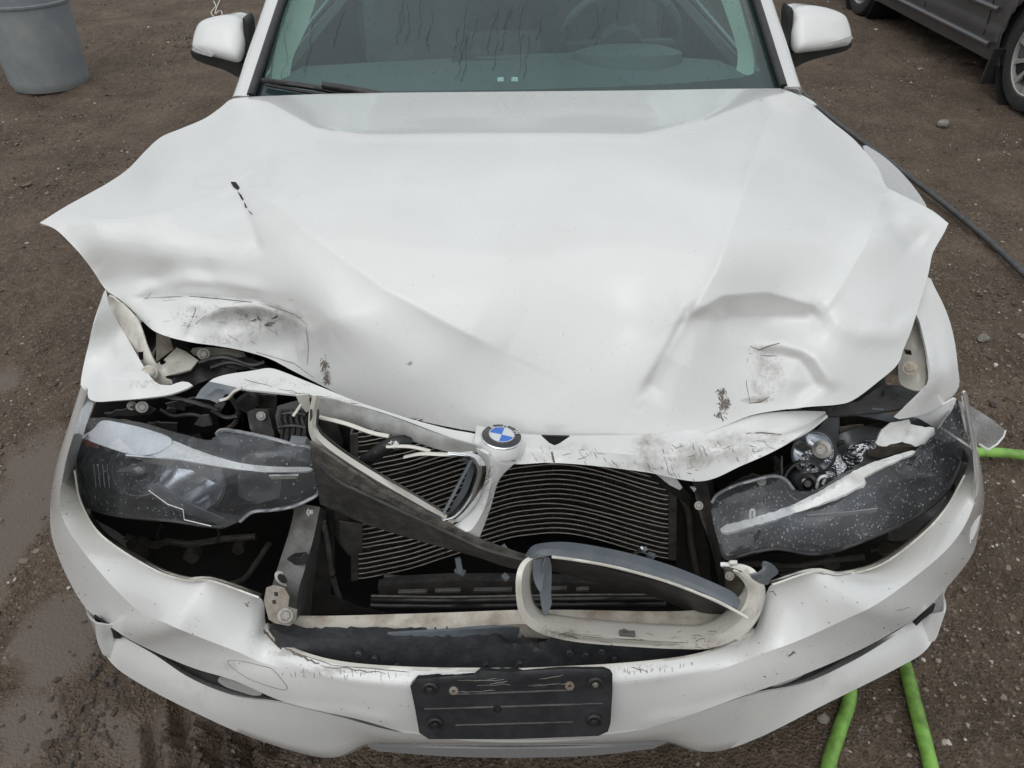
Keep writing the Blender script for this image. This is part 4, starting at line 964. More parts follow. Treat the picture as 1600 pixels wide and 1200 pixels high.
# inward return below the headlight openings
sheet('bumper_return', [B(R0[2:9], .062), [(a+6, c-4, 'b', o+.03) for (a, c), o in zip(R0[2:9], o0[2:9])]], INNER, 6, 2, .003, fascia, dirt=[(260, 890, 200, 60, .8)])
sheet('bumper_return', [B(R0[18:25], .062), [(a-6, c-4, 'b', o+.03) for (a, c), o in zip(R0[18:25], o0[18:25])]], INNER, 6, 2, .003, fascia, dirt=[(1400, 850, 200, 60, .8)])
# front lip
L0 = [(136, 952), (160, 974), (190, 994), (240, 1022), (300, 1061), (370, 1088), (448, 1100), (530, 1120), (640, 1146), (800, 1153), (950, 1148), (1050, 1126), (1165, 1088), (1250, 1070), (1330, 1034), (1395, 995), (1442, 962), (1472, 926)]
L1 = [(152, 972), (157, 1005), (178, 1040), (225, 1072), (300, 1111), (400, 1155), (510, 1184), (572, 1163), (640, 1164), (800, 1165), (960, 1163), (1042, 1159), (1108, 1175), (1180, 1155), (1290, 1100), (1400, 1045), (1450, 1012), (1474, 955)]
l0 = [.022, .014, .006, .002, .002, .006, .012, .012, .012, .012, .012, .012, .006, .002, .002, .006, .014, .022]
l1 = [-.02, -.03, -.03, -.03, -.02, 0, .02, .03, .035, .035, .035, .03, .02, 0, -.02, -.03, -.03, -.02]
def under(row, off, dy, dz):
    out = []
    for (a, c), o in zip(row, off): p = W(a, c, 'b', o); out.append((p.x*.985, p.y+dy, p.z+dz))
    return out
lip = sheet('front_lip', [B([(a+(808-a)*.01, c-(16 if 2 < i < 15 else 2)) for i, (a, c) in enumerate(L0)], [o+(.045 if 2 < i < 15 else .006) for i, o in enumerate(l0)]), B(L0, l0), B(L1, l1), under(L1, l1, .012, -.022), under(L1, l1, .08, -.03)], PAINT, 9, 5, .004, car, curve=[0, .004, 0, 0],
      dirt=[(300, 1080, 200, 30, .28), (1300, 1070, 200, 30, .28), (1150, 1115, 20, 14, .6)])
sheet('silver_lip_strip', [[(572, 1165, 'b', .045), (700, 1169, 'b', .045), (808, 1170, 'b', .045), (920, 1168, 'b', .045), (1042, 1161, 'b', .045)], [(590, 1174, 'b', .05), (700, 1182, 'b', .05), (808, 1184, 'b', .05), (920, 1181, 'b', .05), (1020, 1170, 'b', .05)]], SILVER, 10, 3, .004, car)
# slots with fog lamps
patch('lower_slot', [(186, 984), (232, 1006), (300, 1036), (368, 1058), (420, 1080), (452, 1098), (430, 1108), (370, 1100), (300, 1076), (240, 1042), (190, 1012)], [(190, 998, 'b', .020), (300, 1056, 'b', .018), (440, 1098, 'b', .026), (300, 1076, 'b', .022)], DGREY, .01, 8, car)
patch('lower_slot', [(1160, 1092), (1200, 1070), (1250, 1050), (1330, 1016), (1395, 980), (1440, 952), (1446, 966), (1400, 1008), (1330, 1046), (1250, 1078), (1200, 1092)], [(1170, 1088, 'b', .026), (1250, 1064, 'b', .018), (1440, 958, 'b', .020), (1330, 1046, 'b', .022)], DGREY, .01, 8, car)
FOGM = mat('fog_lamp_glass', (.45, .46, .46), .12, coat=1, bump=(60, .4, .002))
patch('fog_lamp', [(340, 1062), (368, 1066), (394, 1074), (410, 1084), (398, 1087), (372, 1080), (350, 1072)], ('b', .012), FOGM, .01, 5, car)
patch('fog_lamp', [(1202, 1066), (1222, 1056), (1250, 1048), (1258, 1052), (1242, 1062), (1218, 1071), (1204, 1072)], ('b', .012), FOGM, .01, 5, car)
patch('air_duct', [(146, 962), (160, 972), (178, 986), (188, 998), (180, 998), (164, 986), (150, 974)], ('b', -.004), VOID, .004, 5, car)
patch('air_duct', [(1428, 974), (1446, 958), (1462, 944), (1458, 956), (1442, 968), (1432, 978)], ('b', -.004), VOID, .004, 5, car)
# bumper cover side skins running back to the wheel arch
for sg, P in ((-1, [(94, 706), (80, 785), (84, 850), (128, 942), (158, 1010)]), (1, [(1529, 706), (1538, 778), (1531, 825), (1482, 915), (1466, 985)])):
    A_ = [W(a-sg*5, c, 'b', .108 if c < 800 else (.066 if c < 880 else .03)) for a, c in P]; B_ = [p+Vector((sg*.012, .24, -.09)) for p in A_]
    md = [a.lerp(c, .4) for a, c in zip(A_, B_)]
    sheet('bumper_side', [[tuple(v) for v in A_], [tuple(v) for v in md], [tuple(v) for v in B_]], PAINT, 6, 5, .004, fascia)

# ---- number plate bracket
PB = [(650, 1061), (700, 1057), (740, 1055), (752, 1048), (800, 1050), (880, 1045), (945, 1046), (957, 1052), (957, 1080), (954, 1130), (950, 1143), (935, 1150), (800, 1155), (670, 1155), (655, 1145), (648, 1105), (641, 1072)]
pbf = [(650, 1060, 'y', .026), (957, 1050, 'y', .026), (660, 1155, 'y', -.016), (950, 1150, 'y', -.016), (800, 1100, 'y', .001)]
def PBp(px, py, off=0):
    f = tps(pbf); return Vector(unproj(np.array([[px, py]], float), 1/f(np.array([[px, py]], float))-off)[0])
O = poly_resample(PB, 9)
pl = patch('plate_bracket', PB, pbf, mat('plate_bracket_plastic', (.018, .019, .022), .33, noise=(12, .6, (.05, .052, .055)), bump=(60, .35, .003)), .012, 8, car, smooth_outline=False,
           cr=[([(655, 1066), (800, 1056), (950, 1052)], .003, 5, 5, 0, 1), ([(700, 1075), (790, 1068), (890, 1060)], .002, 3, 3)])
for y0, x0, x1, y1 in ((1085, 705, 895, 1078), (1108, 663, 942, 1099), (1133, 712, 895, 1128)):
    tube('bracket_rib', [PBp(x0, y0), PBp((x0+x1)/2, (y0+y1)/2), PBp(x1, y1)], .0018, DGREY, pl, res=6)
for px, py in ((672, 1075), (930, 1067), (680, 1130), (928, 1125)):
    p = PBp(px, py, .002); ax = Vector((0, -1, .25)).normalized()
    MB().lathe([(.013, -.002), (.013, .003), (.0105, .0045), (.009, .0015), (.009, .001)], p, ax, 24).build('bracket_boss', BLACK, pl, 30)
    bolt('plate_bolt', p+ax*.001, ax, .0052, STEEL if py < 1100 and px > 800 else BLACK, pl, False)
for px, py in ((709, 1079), (890, 1071)):
    p = PBp(px, py, .001); MB().lathe([(.0075, -.001), (.0075, .0018), (.003, .002), (.0028, -.001)], p, Vector((0, -1, .25)), 16).build('screw_hole', BRACK, pl, 30)
p = PBp(777, 1108, .001); MB().lathe([(.008, -.001), (.007, .0012), (.004, .0014), (.0038, -.001)], p, Vector((0, -1, .25)), 16).build('screw_hole', VOID, pl, 30)

# ---- white crash beam, grey reinforcement, foam absorber
beam = sheet('crash_beam', [[(430, 962, 'z', .492), (520, 962, 'z', .492), (600, 960, 'z', .494), (700, 957, 'z', .496), (810, 953, 'z', .494), (900, 953, 'z', .492), (1060, 955, 'z', .494), (1165, 945, 'z', .494)],
     [(430, 980, 'z', .492), (520, 984, 'z', .492), (600, 985, 'z', .494), (700, 984, 'z', .496), (810, 975, 'z', .488), (900, 980, 'z', .490), (1060, 982, 'z', .494), (1165, 975, 'z', .494)],
     [(430, 992, 'y', .125), (520, 1000, 'y', .125), (600, 1002, 'y', .13), (700, 1000, 'y', .13), (810, 996, 'y', .16), (900, 1000, 'y', .14), (1060, 1000, 'y', .13), (1165, 995, 'y', .14)]], CREAM, 10, 5, .006, car,
     cr=[([(700, 985), (770, 960), (830, 985)], -.01, 12, 12)], dirt=[(600, 985, 300, 20, 1)])
patch('beam_reinforcement', [(418, 978), (470, 990), (560, 993), (660, 988), (740, 983), (800, 980), (838, 986), (838, 1004), (820, 1008), (700, 1002), (600, 1000), (500, 1000), (430, 990)], [(418, 980, 'y', .14), (600, 990, 'y', .118), (740, 985, 'y', .13), (820, 990, 'y', .16), (600, 1002, 'y', .115)], TRIM, .006, 10, car,
      cr=[([(720, 985), (780, 1000), (830, 1000)], -.012, 12, 12)])
patch('foam_absorber', [(418, 982), (470, 998), (560, 998), (640, 1000), (700, 996), (740, 1002), (800, 1006), (860, 1000), (950, 1002), (1060, 1006), (1105, 1012), (1080, 1040), (960, 1060), (800, 1070), (620, 1066), (500, 1050), (440, 1020)],
      [(420, 985, 'y', .115), (600, 1000, 'y', .105), (800, 1006, 'y', .12), (1000, 1006, 'y', .105), (1100, 1012, 'y', .11), (800, 1070, 'y', .085), (600, 1066, 'y', .085), (1000, 1060, 'y', .085)], FOAM, .03, 8, car, jag=1.1,
      cr=[([(800, 1004), (801, 1045)], -.012, 2.5, 2.5, 0, 1), ([(830, 985), (850, 1010)], -.02, 10, 10)])
for px, py in ((560, 1022), (585, 1030), (890, 1020), (915, 1024), (940, 1018), (960, 1030), (760, 1040), (812, 1038), (620, 1042)):
    p = W(px, py, 'y', .088); MB().lathe([(.006, -.004), (.0055, .002), (.003, .003), (.002, -.001)], p, (0, -1, .4), 12).build('foam_dimple', FOAM, car, 40)
# ---- left rail with its foot plate
rail = sheet('carrier_post', [[(462, 786, 'y', .30), (452, 830, 'y', .265), (436, 880, 'y', .215), (424, 920, 'y', .185), (418, 950, 'y', .17)], [(500, 792, 'y', .285), (490, 840, 'y', .25), (476, 890, 'y', .20), (466, 925, 'y', .175), (462, 965, 'y', .155)],
      [(512, 800, 'y', .34), (500, 850, 'y', .31), (492, 900, 'y', .27), (488, 930, 'y', .25), (486, 962, 'y', .22)]], GALV, 8, 5, .004, car, cr=[([(470, 800), (456, 860), (440, 920)], .004, 4, 8)])
foot = patch('foot_plate', [(416, 918), (428, 914), (444, 918), (452, 932), (450, 948), (464, 952), (462, 970), (452, 978), (430, 974), (420, 968), (412, 940)], [(416, 918, 'y', .165), (450, 920, 'y', .165), (430, 975, 'y', .12), (464, 960, 'y', .13)], BRACK, .004, 5, car,
      holes=[[(428, 925), (434, 925), (435, 931), (429, 932)], [(425, 938), (431, 937), (432, 943), (426, 944)]], dirt=[(435, 945, 30, 30, .9)])
pb = W(446, 962, 'y', .118); bolt('foot_bolt', pb, to_cam(pb), .0085, STEEL, foot)
pb = W(441, 904, 'y', .193); MB().lathe([(.016, -.001), (.016, .002), (.010, .0025), (.009, -.001)], pb, to_cam(pb), 20, .6).build('rail_grommet', STEEL, rail, 30)
pb = W(441, 904, 'y', .191); MB().lathe([(.0095, 0), (.0095, .003)], pb, to_cam(pb), 16, .6).build('rail_hole', VOID, rail, 30)
boxbar('rail_clip', (456, 874, 'y', .222), (478, 872, 'y', .205), .016, .016, BLACK, car)
# right rail, mostly in shade
sheet('carrier_post', [[(1078, 735, 'y', .38), (1092, 800, 'y', .34), (1112, 860, 'y', .30), (1122, 910, 'y', .27)], [(1098, 730, 'y', .36), (1115, 800, 'y', .32), (1128, 855, 'y', .27), (1132, 920, 'y', .235)], [(1110, 735, 'y', .42), (1124, 800, 'y', .38), (1136, 860, 'y', .34), (1140, 920, 'y', .30)]], DGREY, 8, 5, .004, car,
      cr=[([(1090, 760), (1104, 820), (1120, 900)], -.008, 4, 4)])
patch('support_plate', [(1132, 880), (1150, 884), (1160, 905), (1165, 935), (1150, 960), (1136, 950), (1130, 915)], ('y', .25), BRACK, .004, 7, car)

# ---- condenser: flat tubes pushed back in a wave by the blow, fins between
offx = [548, 565, 640, 709, 748, 800, 864, 900, 941, 1000, 1045]; offy = [4, 0, -15, -38, -50, -66, -73, -70, -60, -42, -30]
K = 30
cond = empty('condenser_core', (0, .4, .55)); cond.parent = car; cond.matrix_parent_inverse = Matrix.Translation(car.location).inverted()
COLX = np.linspace(560, 1044, 90); OFFY = np.interp(COLX, offx, offy)
ker = np.array([1, 4, 6, 4, 1])/16.
for _ in range(5): OFFY = np.convolve(np.pad(OFFY, 2, mode='edge'), ker, 'valid')
TR_ = []
def cond_y0(k): return .345+.02*k/K*0
for k in range(K+1):
    y0 = 676+7.62*k; zk = W(562, y0, 'y', .36).z; damp = 1
    row = [W(px, y0+o*damp+(2.2*math.sin(px/37+k*.6)*(k % 7 == 3)), 'z', zk) for px, o in zip(COLX, OFFY)]; TR_.append(row)
def ribbon(row, dz, dy):
    V = []; F = []; n = len(row)
    for p in row:
        V += [(p.x, p.y, p.z+dz/2), (p.x, p.y-dz*.4, p.z), (p.x, p.y, p.z-dz/2), (p.x, p.y+dy, p.z-dz/2), (p.x, p.y+dy, p.z+dz/2)]
    for i in range(n-1):
        for j in range(5): F.append((i*5+j, i*5+(j+1) % 5, (i+1)*5+(j+1) % 5, (i+1)*5+j))
    return V, F
for k, row in enumerate(TR_):
    V, F = ribbon(row, .0011, .0022); o = mesh_obj('cooling_tube', V, F, TUBEM, None, 40)
    COL.objects.unlink(o); COL.objects.link(o); o.parent = cond; o.matrix_parent_inverse = Matrix.Translation(Vector((0, .4, .55))).inverted()
fin = MB()
for k in range(K):
    a, c = TR_[k], TR_[k+1]; n = len(a); m_ = n*5; V = []; F = []; rr = np.random.default_rng(k)
    for i in range(m_):
        t = i/(m_-1)*(n-1); j = min(int(t), n-2); f = t-j; p = a[j].lerp(a[j+1], f); q = c[j].lerp(c[j+1], f); e = (p, q)[i % 2]; bnd = .0015 if rr.random() < .12 else 0
        V += [(e.x, e.y+.0008-bnd, e.z), (e.x, e.y+.016, e.z)]
    for i in range(m_-1): F.append((2*i, 2*i+2, 2*i+3, 2*i+1))
    fin.add(V, F)
fo = fin.build('cooling_fins', FINM, None, False, kind='stuff'); fo.parent = cond; fo.matrix_parent_inverse = Matrix.Translation(Vector((0, .4, .55))).inverted()
# dark board behind so nothing shines through
bk = [[(p.x, p.y+.024, p.z) for p in TR_[k]] for k in (0, 10, 20, 30)]
V = [v for r_ in bk for v in r_]; n = 90; F = [(i*n+j, i*n+j+1, (i+1)*n+j+1, (i+1)*n+j) for i in range(3) for j in range(n-1)]
o = mesh_obj('core_backing', V, F, VOID, car, True)
sheet('condenser_header', [[tuple(Vector(TR_[k][-1])+Vector((0, -.004, 0))) for k in (8, 15, 22, 30)], [tuple(Vector(TR_[k][-1])+Vector((.016, -.006, 0))) for k in (8, 15, 22, 30)], [tuple(Vector(TR_[k][-1])+Vector((.018, .03, 0))) for k in (8, 15, 22, 30)]], GALV, 6, 3, .004, car)
sheet('condenser_header', [[tuple(Vector(TR_[k][0])+Vector((.0, -.004, 0))) for k in (0, 10, 20, 30)], [tuple(Vector(TR_[k][0])+Vector((-.014, -.006, 0))) for k in (0, 10, 20, 30)], [tuple(Vector(TR_[k][0])+Vector((-.016, .03, 0))) for k in (0, 10, 20, 30)]], GALV, 6, 3, .004, car)
# ---- cooler strip below and cross tubes
coo = patch('lower_cooler', [(590, 918), (620, 912), (700, 908), (800, 908), (900, 910), (990, 916), (1060, 922), (1060, 928), (900, 926), (800, 930), (640, 932), (592, 932)], ('y', .30), DGREY, .02, 9, car)
for x0, x1, yy in ((622, 668, 925), (680, 720, 923), (740, 800, 922), (858, 886, 920), (900, 920, 921)): boxbar('cooler_clip', (x0, yy, 'y', .285), (x1, yy-1, 'y', .285), .008, .007, GALV, coo)
for y_, m_, r_ in ((936, DGREY, .0045), (945, BLACK, .005), (931, GALV, .0025)): tube('cross_rod', [(580, y_, 'y', .27), (700, y_+2, 'y', .26), (860, y_-1, 'y', .26), (1040, y_-2, 'y', .27)], r_, m_, car, res=6)
for px, py, dx, dy in ((715, 872, 4, 22), (712, 890, 14, 6), (784, 852, 8, 12), (786, 898, 8, 8), (1000, 860, 8, -2), (1012, 866, 10, 4)):
    boxbar('broken_clip', (px, py, 'y', .25), (px+dx, py+dy, 'y', .24), .010, .008, TRIM, car)
tube('steel_bracket_wire', [(990, 868, 'y', .23), (998, 860, 'y', .22), (1003, 856, 'y', .215)], .003, CHROME, car, res=6)

# ---- black diagonal duct edge
GRIME = mat('grimy_seal', (.055, .05, .045), .6, noise=(35, .9, (.15, .135, .115)), bump=(60, 1, .006))
sheet('air_duct_panel', [[(484, 690, 'y', .27), (515, 712, 'y', .25), (560, 742, 'y', .235), (630, 778, 'y', .22), (700, 816, 'y', .21), (752, 843, 'y', .20), (800, 862, 'y', .19), (850, 876, 'y', .185)], [(488, 716, 'y', .268), (524, 750, 'y', .246), (562, 769, 'y', .230), (630, 801, 'y', .212), (702, 834, 'y', .203), (752, 857, 'y', .195), (800, 872, 'y', .187), (850, 884, 'y', .182)]], GRIME, 8, 6, .005, car, cr=[([(500, 700), (600, 770), (760, 850)], .003, 3, 5), ([(560, 745), (570, 765)], -.004, 3, 3), ([(650, 790), (662, 812)], -.004, 3, 3)])
sheet('air_duct_face', [[(488, 717, 'y', .262), (524, 751, 'y', .240), (562, 770, 'y', .222), (630, 802, 'y', .205), (702, 835, 'y', .197), (752, 858, 'y', .19), (800, 872, 'y', .184), (850, 884, 'y', .179)], [(500, 788, 'y', .27), (530, 800, 'y', .255), (566, 817, 'y', .24), (630, 838, 'y', .225), (700, 858, 'y', .215), (750, 872, 'y', .205), (800, 888, 'y', .20), (850, 892, 'y', .19)]], DGREY, 8, 6, .005, car, cr=[([(524, 760), (630, 812), (760, 864)], -.002, 2, 4), ([(620, 800), (640, 835)], -.003, 5, 5)])
patch('duct_flap', [(500, 772), (525, 778), (560, 800), (562, 850), (545, 868), (532, 852), (520, 830), (505, 800)], ('y', .33), DGREY, .003, 8, car, wob=.002)
patch('duct_flap', [(530, 815), (566, 820), (566, 862), (550, 872), (532, 850)], ('y', .30), DGREY, .003, 7, car)
patch('duct_wall', [(486, 792), (520, 800), (522, 880), (516, 930), (560, 950), (600, 958), (470, 960), (486, 900)], [(486, 792, 'y', .34), (516, 930, 'y', .30), (600, 958, 'y', .26)], BLACK, .004, 10, car, wob=.003)
patch('duct_wall', [(1048, 748), (1076, 752), (1092, 800), (1108, 860), (1112, 930), (1060, 930), (1054, 860)], ('y', .44), BLACK, .004, 10, car, wob=.003)
patch('cowl_panel', [(1008, 738), (1040, 735), (1060, 752), (1080, 775), (1078, 790), (1040, 765)], ('y', .40), BLACK, .004, 8, car)
patch('torn_shred', [(1026, 742), (1042, 741), (1058, 750), (1066, 762), (1062, 766), (1046, 758)], ('y', .35), LTRIM, .004, 5, car, jag=.6)
patch('torn_shred', [(1078, 762), (1090, 764), (1100, 774), (1102, 782), (1092, 776)], ('y', .36), LTRIM, .004, 4, car, jag=.8)

# ---- nose panel pieces
nose_dirt = [(905, 705, 60, 18, .4), (1020, 705, 40, 30, .9), (1010, 728, 90, 10, .9), (1090, 710, 50, 25, .9), (1150, 700, 50, 30, .6), (1200, 690, 50, 20, .5), (830, 715, 50, 12, .5), (700, 680, 40, 10, .5)]
sheet('nose_panel', [[(745, 665, 'y', .345), (800, 676, 'y', .345), (860, 680, 'y', .345), (930, 680, 'y', .35), (1010, 678, 'y', .355), (1090, 670, 'y', .36), (1150, 655, 'y', .375), (1200, 645, 'y', .385), (1250, 642, 'y', .40), (1290, 643, 'y', .415)],
      [(742, 680, 'y', .30), (800, 700, 'y', .295), (860, 702, 'y', .295), (930, 706, 'y', .30), (1010, 712, 'y', .305), (1090, 714, 'y', .315), (1150, 700, 'y', .33), (1200, 684, 'y', .35), (1250, 668, 'y', .37), (1290, 646, 'y', .41)],
      [(740, 700, 'y', .285), (795, 724, 'y', .28), (860, 723, 'y', .28), (930, 728, 'y', .285), (1010, 738, 'y', .29), (1095, 752, 'y', .295), (1160, 727, 'y', .31), (1215, 702, 'y', .33), (1262, 672, 'y', .355), (1292, 648, 'y', .40)]], PAINT, 12, 8, .005, car,
      cr=[([(1030, 690), (1120, 700), (1200, 692), (1270, 665)], .006, 8, 16), ([(1080, 680), (1140, 678), (1230, 690)], -.005, 7, 5), ([(860, 690), (870, 722)], -.004, 5, 8), ([(960, 690), (1000, 720), (1060, 738)], .004, 10, 10), ([(1160, 680), (1180, 715)], -.004, 5, 7)], dirt=nose_dirt)
patch('nose_hole', [(846, 681), (890, 682), (874, 693), (866, 696), (858, 692)], ('y', .292), BLACK, .003, 5, car, smooth_outline=False)
# the stem between the two grille openings
sheet('grille_stem', [[(744, 700, 'y', .275), (752, 735, 'y', .262), (742, 785, 'y', .235), (718, 815, 'y', .22), (700, 822, 'y', .215)], [(765, 712, 'y', .262), (768, 750, 'y', .245), (756, 795, 'y', .222), (738, 826, 'y', .208), (722, 832, 'y', .205)], [(806, 722, 'y', .275), (780, 750, 'y', .26), (766, 795, 'y', .235), (750, 838, 'y', .215), (748, 842, 'y', .212)]], PAINT, 10, 6, .006, car,
      dirt=[(770, 735, 30, 10, .6), (755, 780, 12, 30, .9), (760, 800, 20, 40, .4)], cr=[([(752, 700), (775, 720), (800, 728)], .004, 6, 6)])
# badge: raised surround, black ring, four quadrants
bc = W(783, 688, 'y', .305); bax = Vector((.10, .06, .99)).normalized(); bu = Vector((0, 1, 0.01)); bu = (bu-bax*bu.dot(bax)).normalized(); br_ = bu.cross(bax); 
tl = Matrix.Rotation(R(-14), 3, bax); bu = tl@bu; br_ = tl@br_
def disc(name, r0, r1, h0, h1, m, par, a0=0, a1=2*math.pi, n=48, dz=0):
    V = []; F = []; full = abs(a1-a0-2*math.pi) < 1e-6; k = n if full else n+1
    for i in range(k):
        t = a0+(a1-a0)*i/n; d = br_*math.cos(t)+bu*math.sin(t)
        for r_, h in ((r0, h0-.004), (r0, h0), (r1, h1), (r1, h1-.006)): V.append(bc+d*r_+bax*(h+dz))
    for i in range(n):
        j = (i+1) % k
        for q in range(3): F.append((i*4+q, j*4+q, j*4+q+1, i*4+q+1))
    return mesh_obj(name, V, F, m, par, 30)
bc = bc+bax*.004
bd_ = disc('badge_ring', .0215, .0345, .007, .004, mat('badge_black', (.015, .015, .017), .25, coat=.6), car)
disc('badge_rim', .0335, .0354, .0052, .0035, CHROME, bd_); disc('badge_inner_rim', .0203, .0220, .0088, .0088, CHROME, bd_); disc('badge_surround', .0355, .042, .002, -.010, PAINT, bd_)
for q in range(4): disc('badge_quadrant', .0006, .0206, .0085, .0078, (WHITEB, BLUE)[q % 2], bd_, q*math.pi/2, (q+1)*math.pi/2, 14)
# three letters raised round the black ring, half hidden by the bonnet
def letter(ch, ang):
    cu = bpy.data.curves.new('t', 'FONT'); cu.body = ch; cu.size = .0125; cu.align_x = 'CENTER'; cu.align_y = 'CENTER'; cu.extrude = .0006
    o = bpy.data.objects.new('t', cu); COL.objects.link(o); dg = bpy.context.evaluated_depsgraph_get(); me = bpy.data.meshes.new_from_object(o.evaluated_get(dg)); COL.objects.unlink(o)
    d = br_*math.cos(ang)+bu*math.sin(ang); tg = d.cross(bax)*-1; tg = bax.cross(d)*-1
    Mx = Matrix(((tg.x, d.x, bax.x), (tg.y, d.y, bax.y), (tg.z, d.z, bax.z))); me.transform(Matrix.Translation(bc+d*.0279+bax*.0068)@Mx.to_4x4()); me.materials.append(WHITEB)
    me.name = 'badge_letter'; link(bpy.data.objects.new('badge_letter', me), bd_)
letter('B', math.pi*.78); letter('M', math.pi*.5); letter('W', math.pi*.22)

# ---- torn header flap at the left of the nose
patch('nose_flap', [(327, 596), (350, 586), (395, 579), (420, 575), (440, 580), (470, 592), (505, 606), (560, 628), (640, 654), (700, 670), (748, 680), (750, 696), (700, 682), (620, 652), (560, 634), (500, 622), (440, 614), (380, 608), (344, 602)],
      [(327, 596, 'y', .46), (420, 575, 'y', .47), (500, 612, 'y', .395), (600, 645, 'y', .355), (748, 690, 'y', .30), (440, 612, 'y', .40)], PAINT, .004, 8, car, cr=[([(340, 598), (420, 600), (520, 624)], -.006, 6, 10), ([(420, 582), (520, 615), (640, 660)], .006, 10, 6)], dirt=[(420, 600, 90, 12, .5), (560, 628, 80, 8, .5)])
patch('bent_bracket', [(305, 622), (314, 608), (327, 596), (346, 600), (372, 606), (365, 616), (352, 616), (340, 630), (328, 625), (316, 623)], [(305, 622, 'y', .43), (327, 596, 'y', .455), (372, 606, 'y', .43), (340, 630, 'y', .42)], TRIM, .004, 6, car, cr=[([(320, 618), (340, 606), (360, 606)], .008, 5, 5)])
tube('bracket_edge', [(344, 626, 'y', .42), (356, 622, 'y', .42), (366, 612, 'y', .42), (378, 606, 'y', .42)], .0035, INNER, car, res=6)
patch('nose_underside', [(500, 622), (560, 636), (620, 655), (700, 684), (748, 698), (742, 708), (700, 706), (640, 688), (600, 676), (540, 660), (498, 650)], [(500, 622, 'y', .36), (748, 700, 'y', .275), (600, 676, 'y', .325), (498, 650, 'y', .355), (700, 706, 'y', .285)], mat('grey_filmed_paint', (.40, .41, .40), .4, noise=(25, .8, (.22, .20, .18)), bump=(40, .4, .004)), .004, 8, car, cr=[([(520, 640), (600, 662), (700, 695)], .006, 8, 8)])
# ---- left grille surround: a long bent white frame
def ringband(name, outer, inner, oy, iy, m, par, k=6, nv=4, closed=False, thk=.004, lip_=.006, **kw):
    mid = [((a[0]+c[0])/2, (a[1]+c[1])/2) for a, c in zip(outer, inner)]
    g3 = lambda row, yy: [(a[0], a[1], 'y', y_) for a, y_ in zip(row, yy)]
    rows = [g3(outer, oy), g3(mid, [min(p, q)-lip_ for p, q in zip(oy, iy)]), g3(inner, iy)]
    if closed: rows = [r_+[r_[0]] for r_ in rows]
    return sheet(name, rows, m, k, nv, thk, par, **kw)
lo_ = [(488, 618), (482, 650), (484, 680), (500, 702), (530, 724), (580, 756), (640, 790), (690, 815), (706, 822)]
li_ = [(500, 624), (495, 650), (497, 672), (514, 690), (544, 712), (592, 742), (650, 776), (694, 802), (712, 812)]
ls = ringband('grille_surround', lo_, li_, [.335, .325, .30, .28, .265, .25, .232, .218, .214], [.335, .325, .305, .285, .27, .252, .235, .222, .218], INNER, car, lip_=.010, dirt=[(620, 780, 90, 40, .3)])
for pts in ([(497, 640), (497, 668), (516, 688), (560, 720), (630, 762), (690, 798)], [(486, 640), (489, 676), (520, 712), (600, 764), (690, 812)]):
    tube('surround_groove', [(a, c, 'y', .322-.12*min(1, max(0, (a-480)/215))-.004) for a, c in pts], .0022, DGREY, ls, res=5)
tube('surround_lip', [(500, 652, 'y', .34), (540, 662, 'y', .325), (580, 676, 'y', .315), (608, 682, 'y', .305)], .004, INNER, car, res=6)
# chrome of the left kidney (only the right end is left)
ko = [(700, 705), (738, 708), (752, 716), (760, 735), (752, 770), (738, 795), (722, 812), (706, 818), (692, 816)]
ki = [(700, 711), (728, 716), (737, 725), (740, 738), (731, 766), (719, 786), (706, 800), (698, 805), (688, 808)]
sheet('grille_chrome', [[(a, c, 'y', .25-.03*(c-700)/110) for a, c in ko], [((a+e)/2, (c+f)/2, 'y', .238-.03*(c-700)/110) for (a, c), (e, f) in zip(ko, ki)], [(a, c, 'y', .25-.03*(c-700)/110) for a, c in ki]], CHROME, 8, 6, .003, car, across='smooth', angle=80)
kk = [(a-(10 if c < 790 else 4), c+(5 if c < 720 else -2)) for a, c in ki[1:]]
sheet('grille_inner_ring', [[(a, c, 'y', .253-.03*(c-700)/110) for a, c in ki[1:]], [(a, c, 'y', .285-.03*(c-700)/110) for a, c in kk]], TRIM, 8, 3, .003, car)
tube('grille_slat', [(738, 716, 'y', .245), (715, 760, 'y', .235), (692, 804, 'y', .22)], .0038, TRIM, car, res=6, flat=.6)
tube('grille_slat', [(632, 714, 'y', .28), (660, 709, 'y', .27), (700, 710, 'y', .262), (738, 708, 'y', .25)], .0045, INNER, car, res=6, flat=.6)
tube('broken_hose', [(560, 728, 'y', .31), (580, 714, 'y', .30), (600, 700, 'y', .30), (618, 692, 'y', .30), (640, 690, 'y', .31)], .0125, mat('chipped_black_pipe', (.015, .015, .016), .35, noise=(45, 1, (.6, .6, .58), .60, .62)), car, res=10)
tube('broken_rib', [(604, 698, 'y', .29), (640, 698, 'y', .285), (672, 705, 'y', .28)], .0035, INNER, car, res=6)

# ---- right grille ring, torn loose and lying forward
ro = [(806, 905), (810, 885), (824, 872), (850, 868), (860, 868)]
RO = [(858, 868), (832, 868), (814, 880), (806, 905), (808, 945), (818, 970), (845, 990), (900, 1003), (980, 1010), (1060, 1014), (1115, 1012), (1160, 992), (1184, 965), (1192, 930), (1186, 900), (1168, 884), (1130, 878)]
RM = [(858, 871), (836, 872), (821, 884), (815, 908), (818, 944), (830, 964), (856, 980), (905, 990), (980, 996), (1060, 1000), (1108, 997), (1146, 978), (1166, 956), (1176, 928), (1172, 906), (1158, 892), (1128, 883)]
RI = [(858, 875), (842, 878), (832, 890), (829, 912), (834, 940), (850, 956), (880, 962), (920, 967), (985, 972), (1060, 976), (1100, 974), (1130, 958), (1150, 938), (1162, 920), (1160, 908), (1150, 898), (1127, 887)]
yo = [.165, .16, .145, .125, .11, .10, .085, .075, .075, .08, .085, .10, .12, .14, .15, .165, .18]
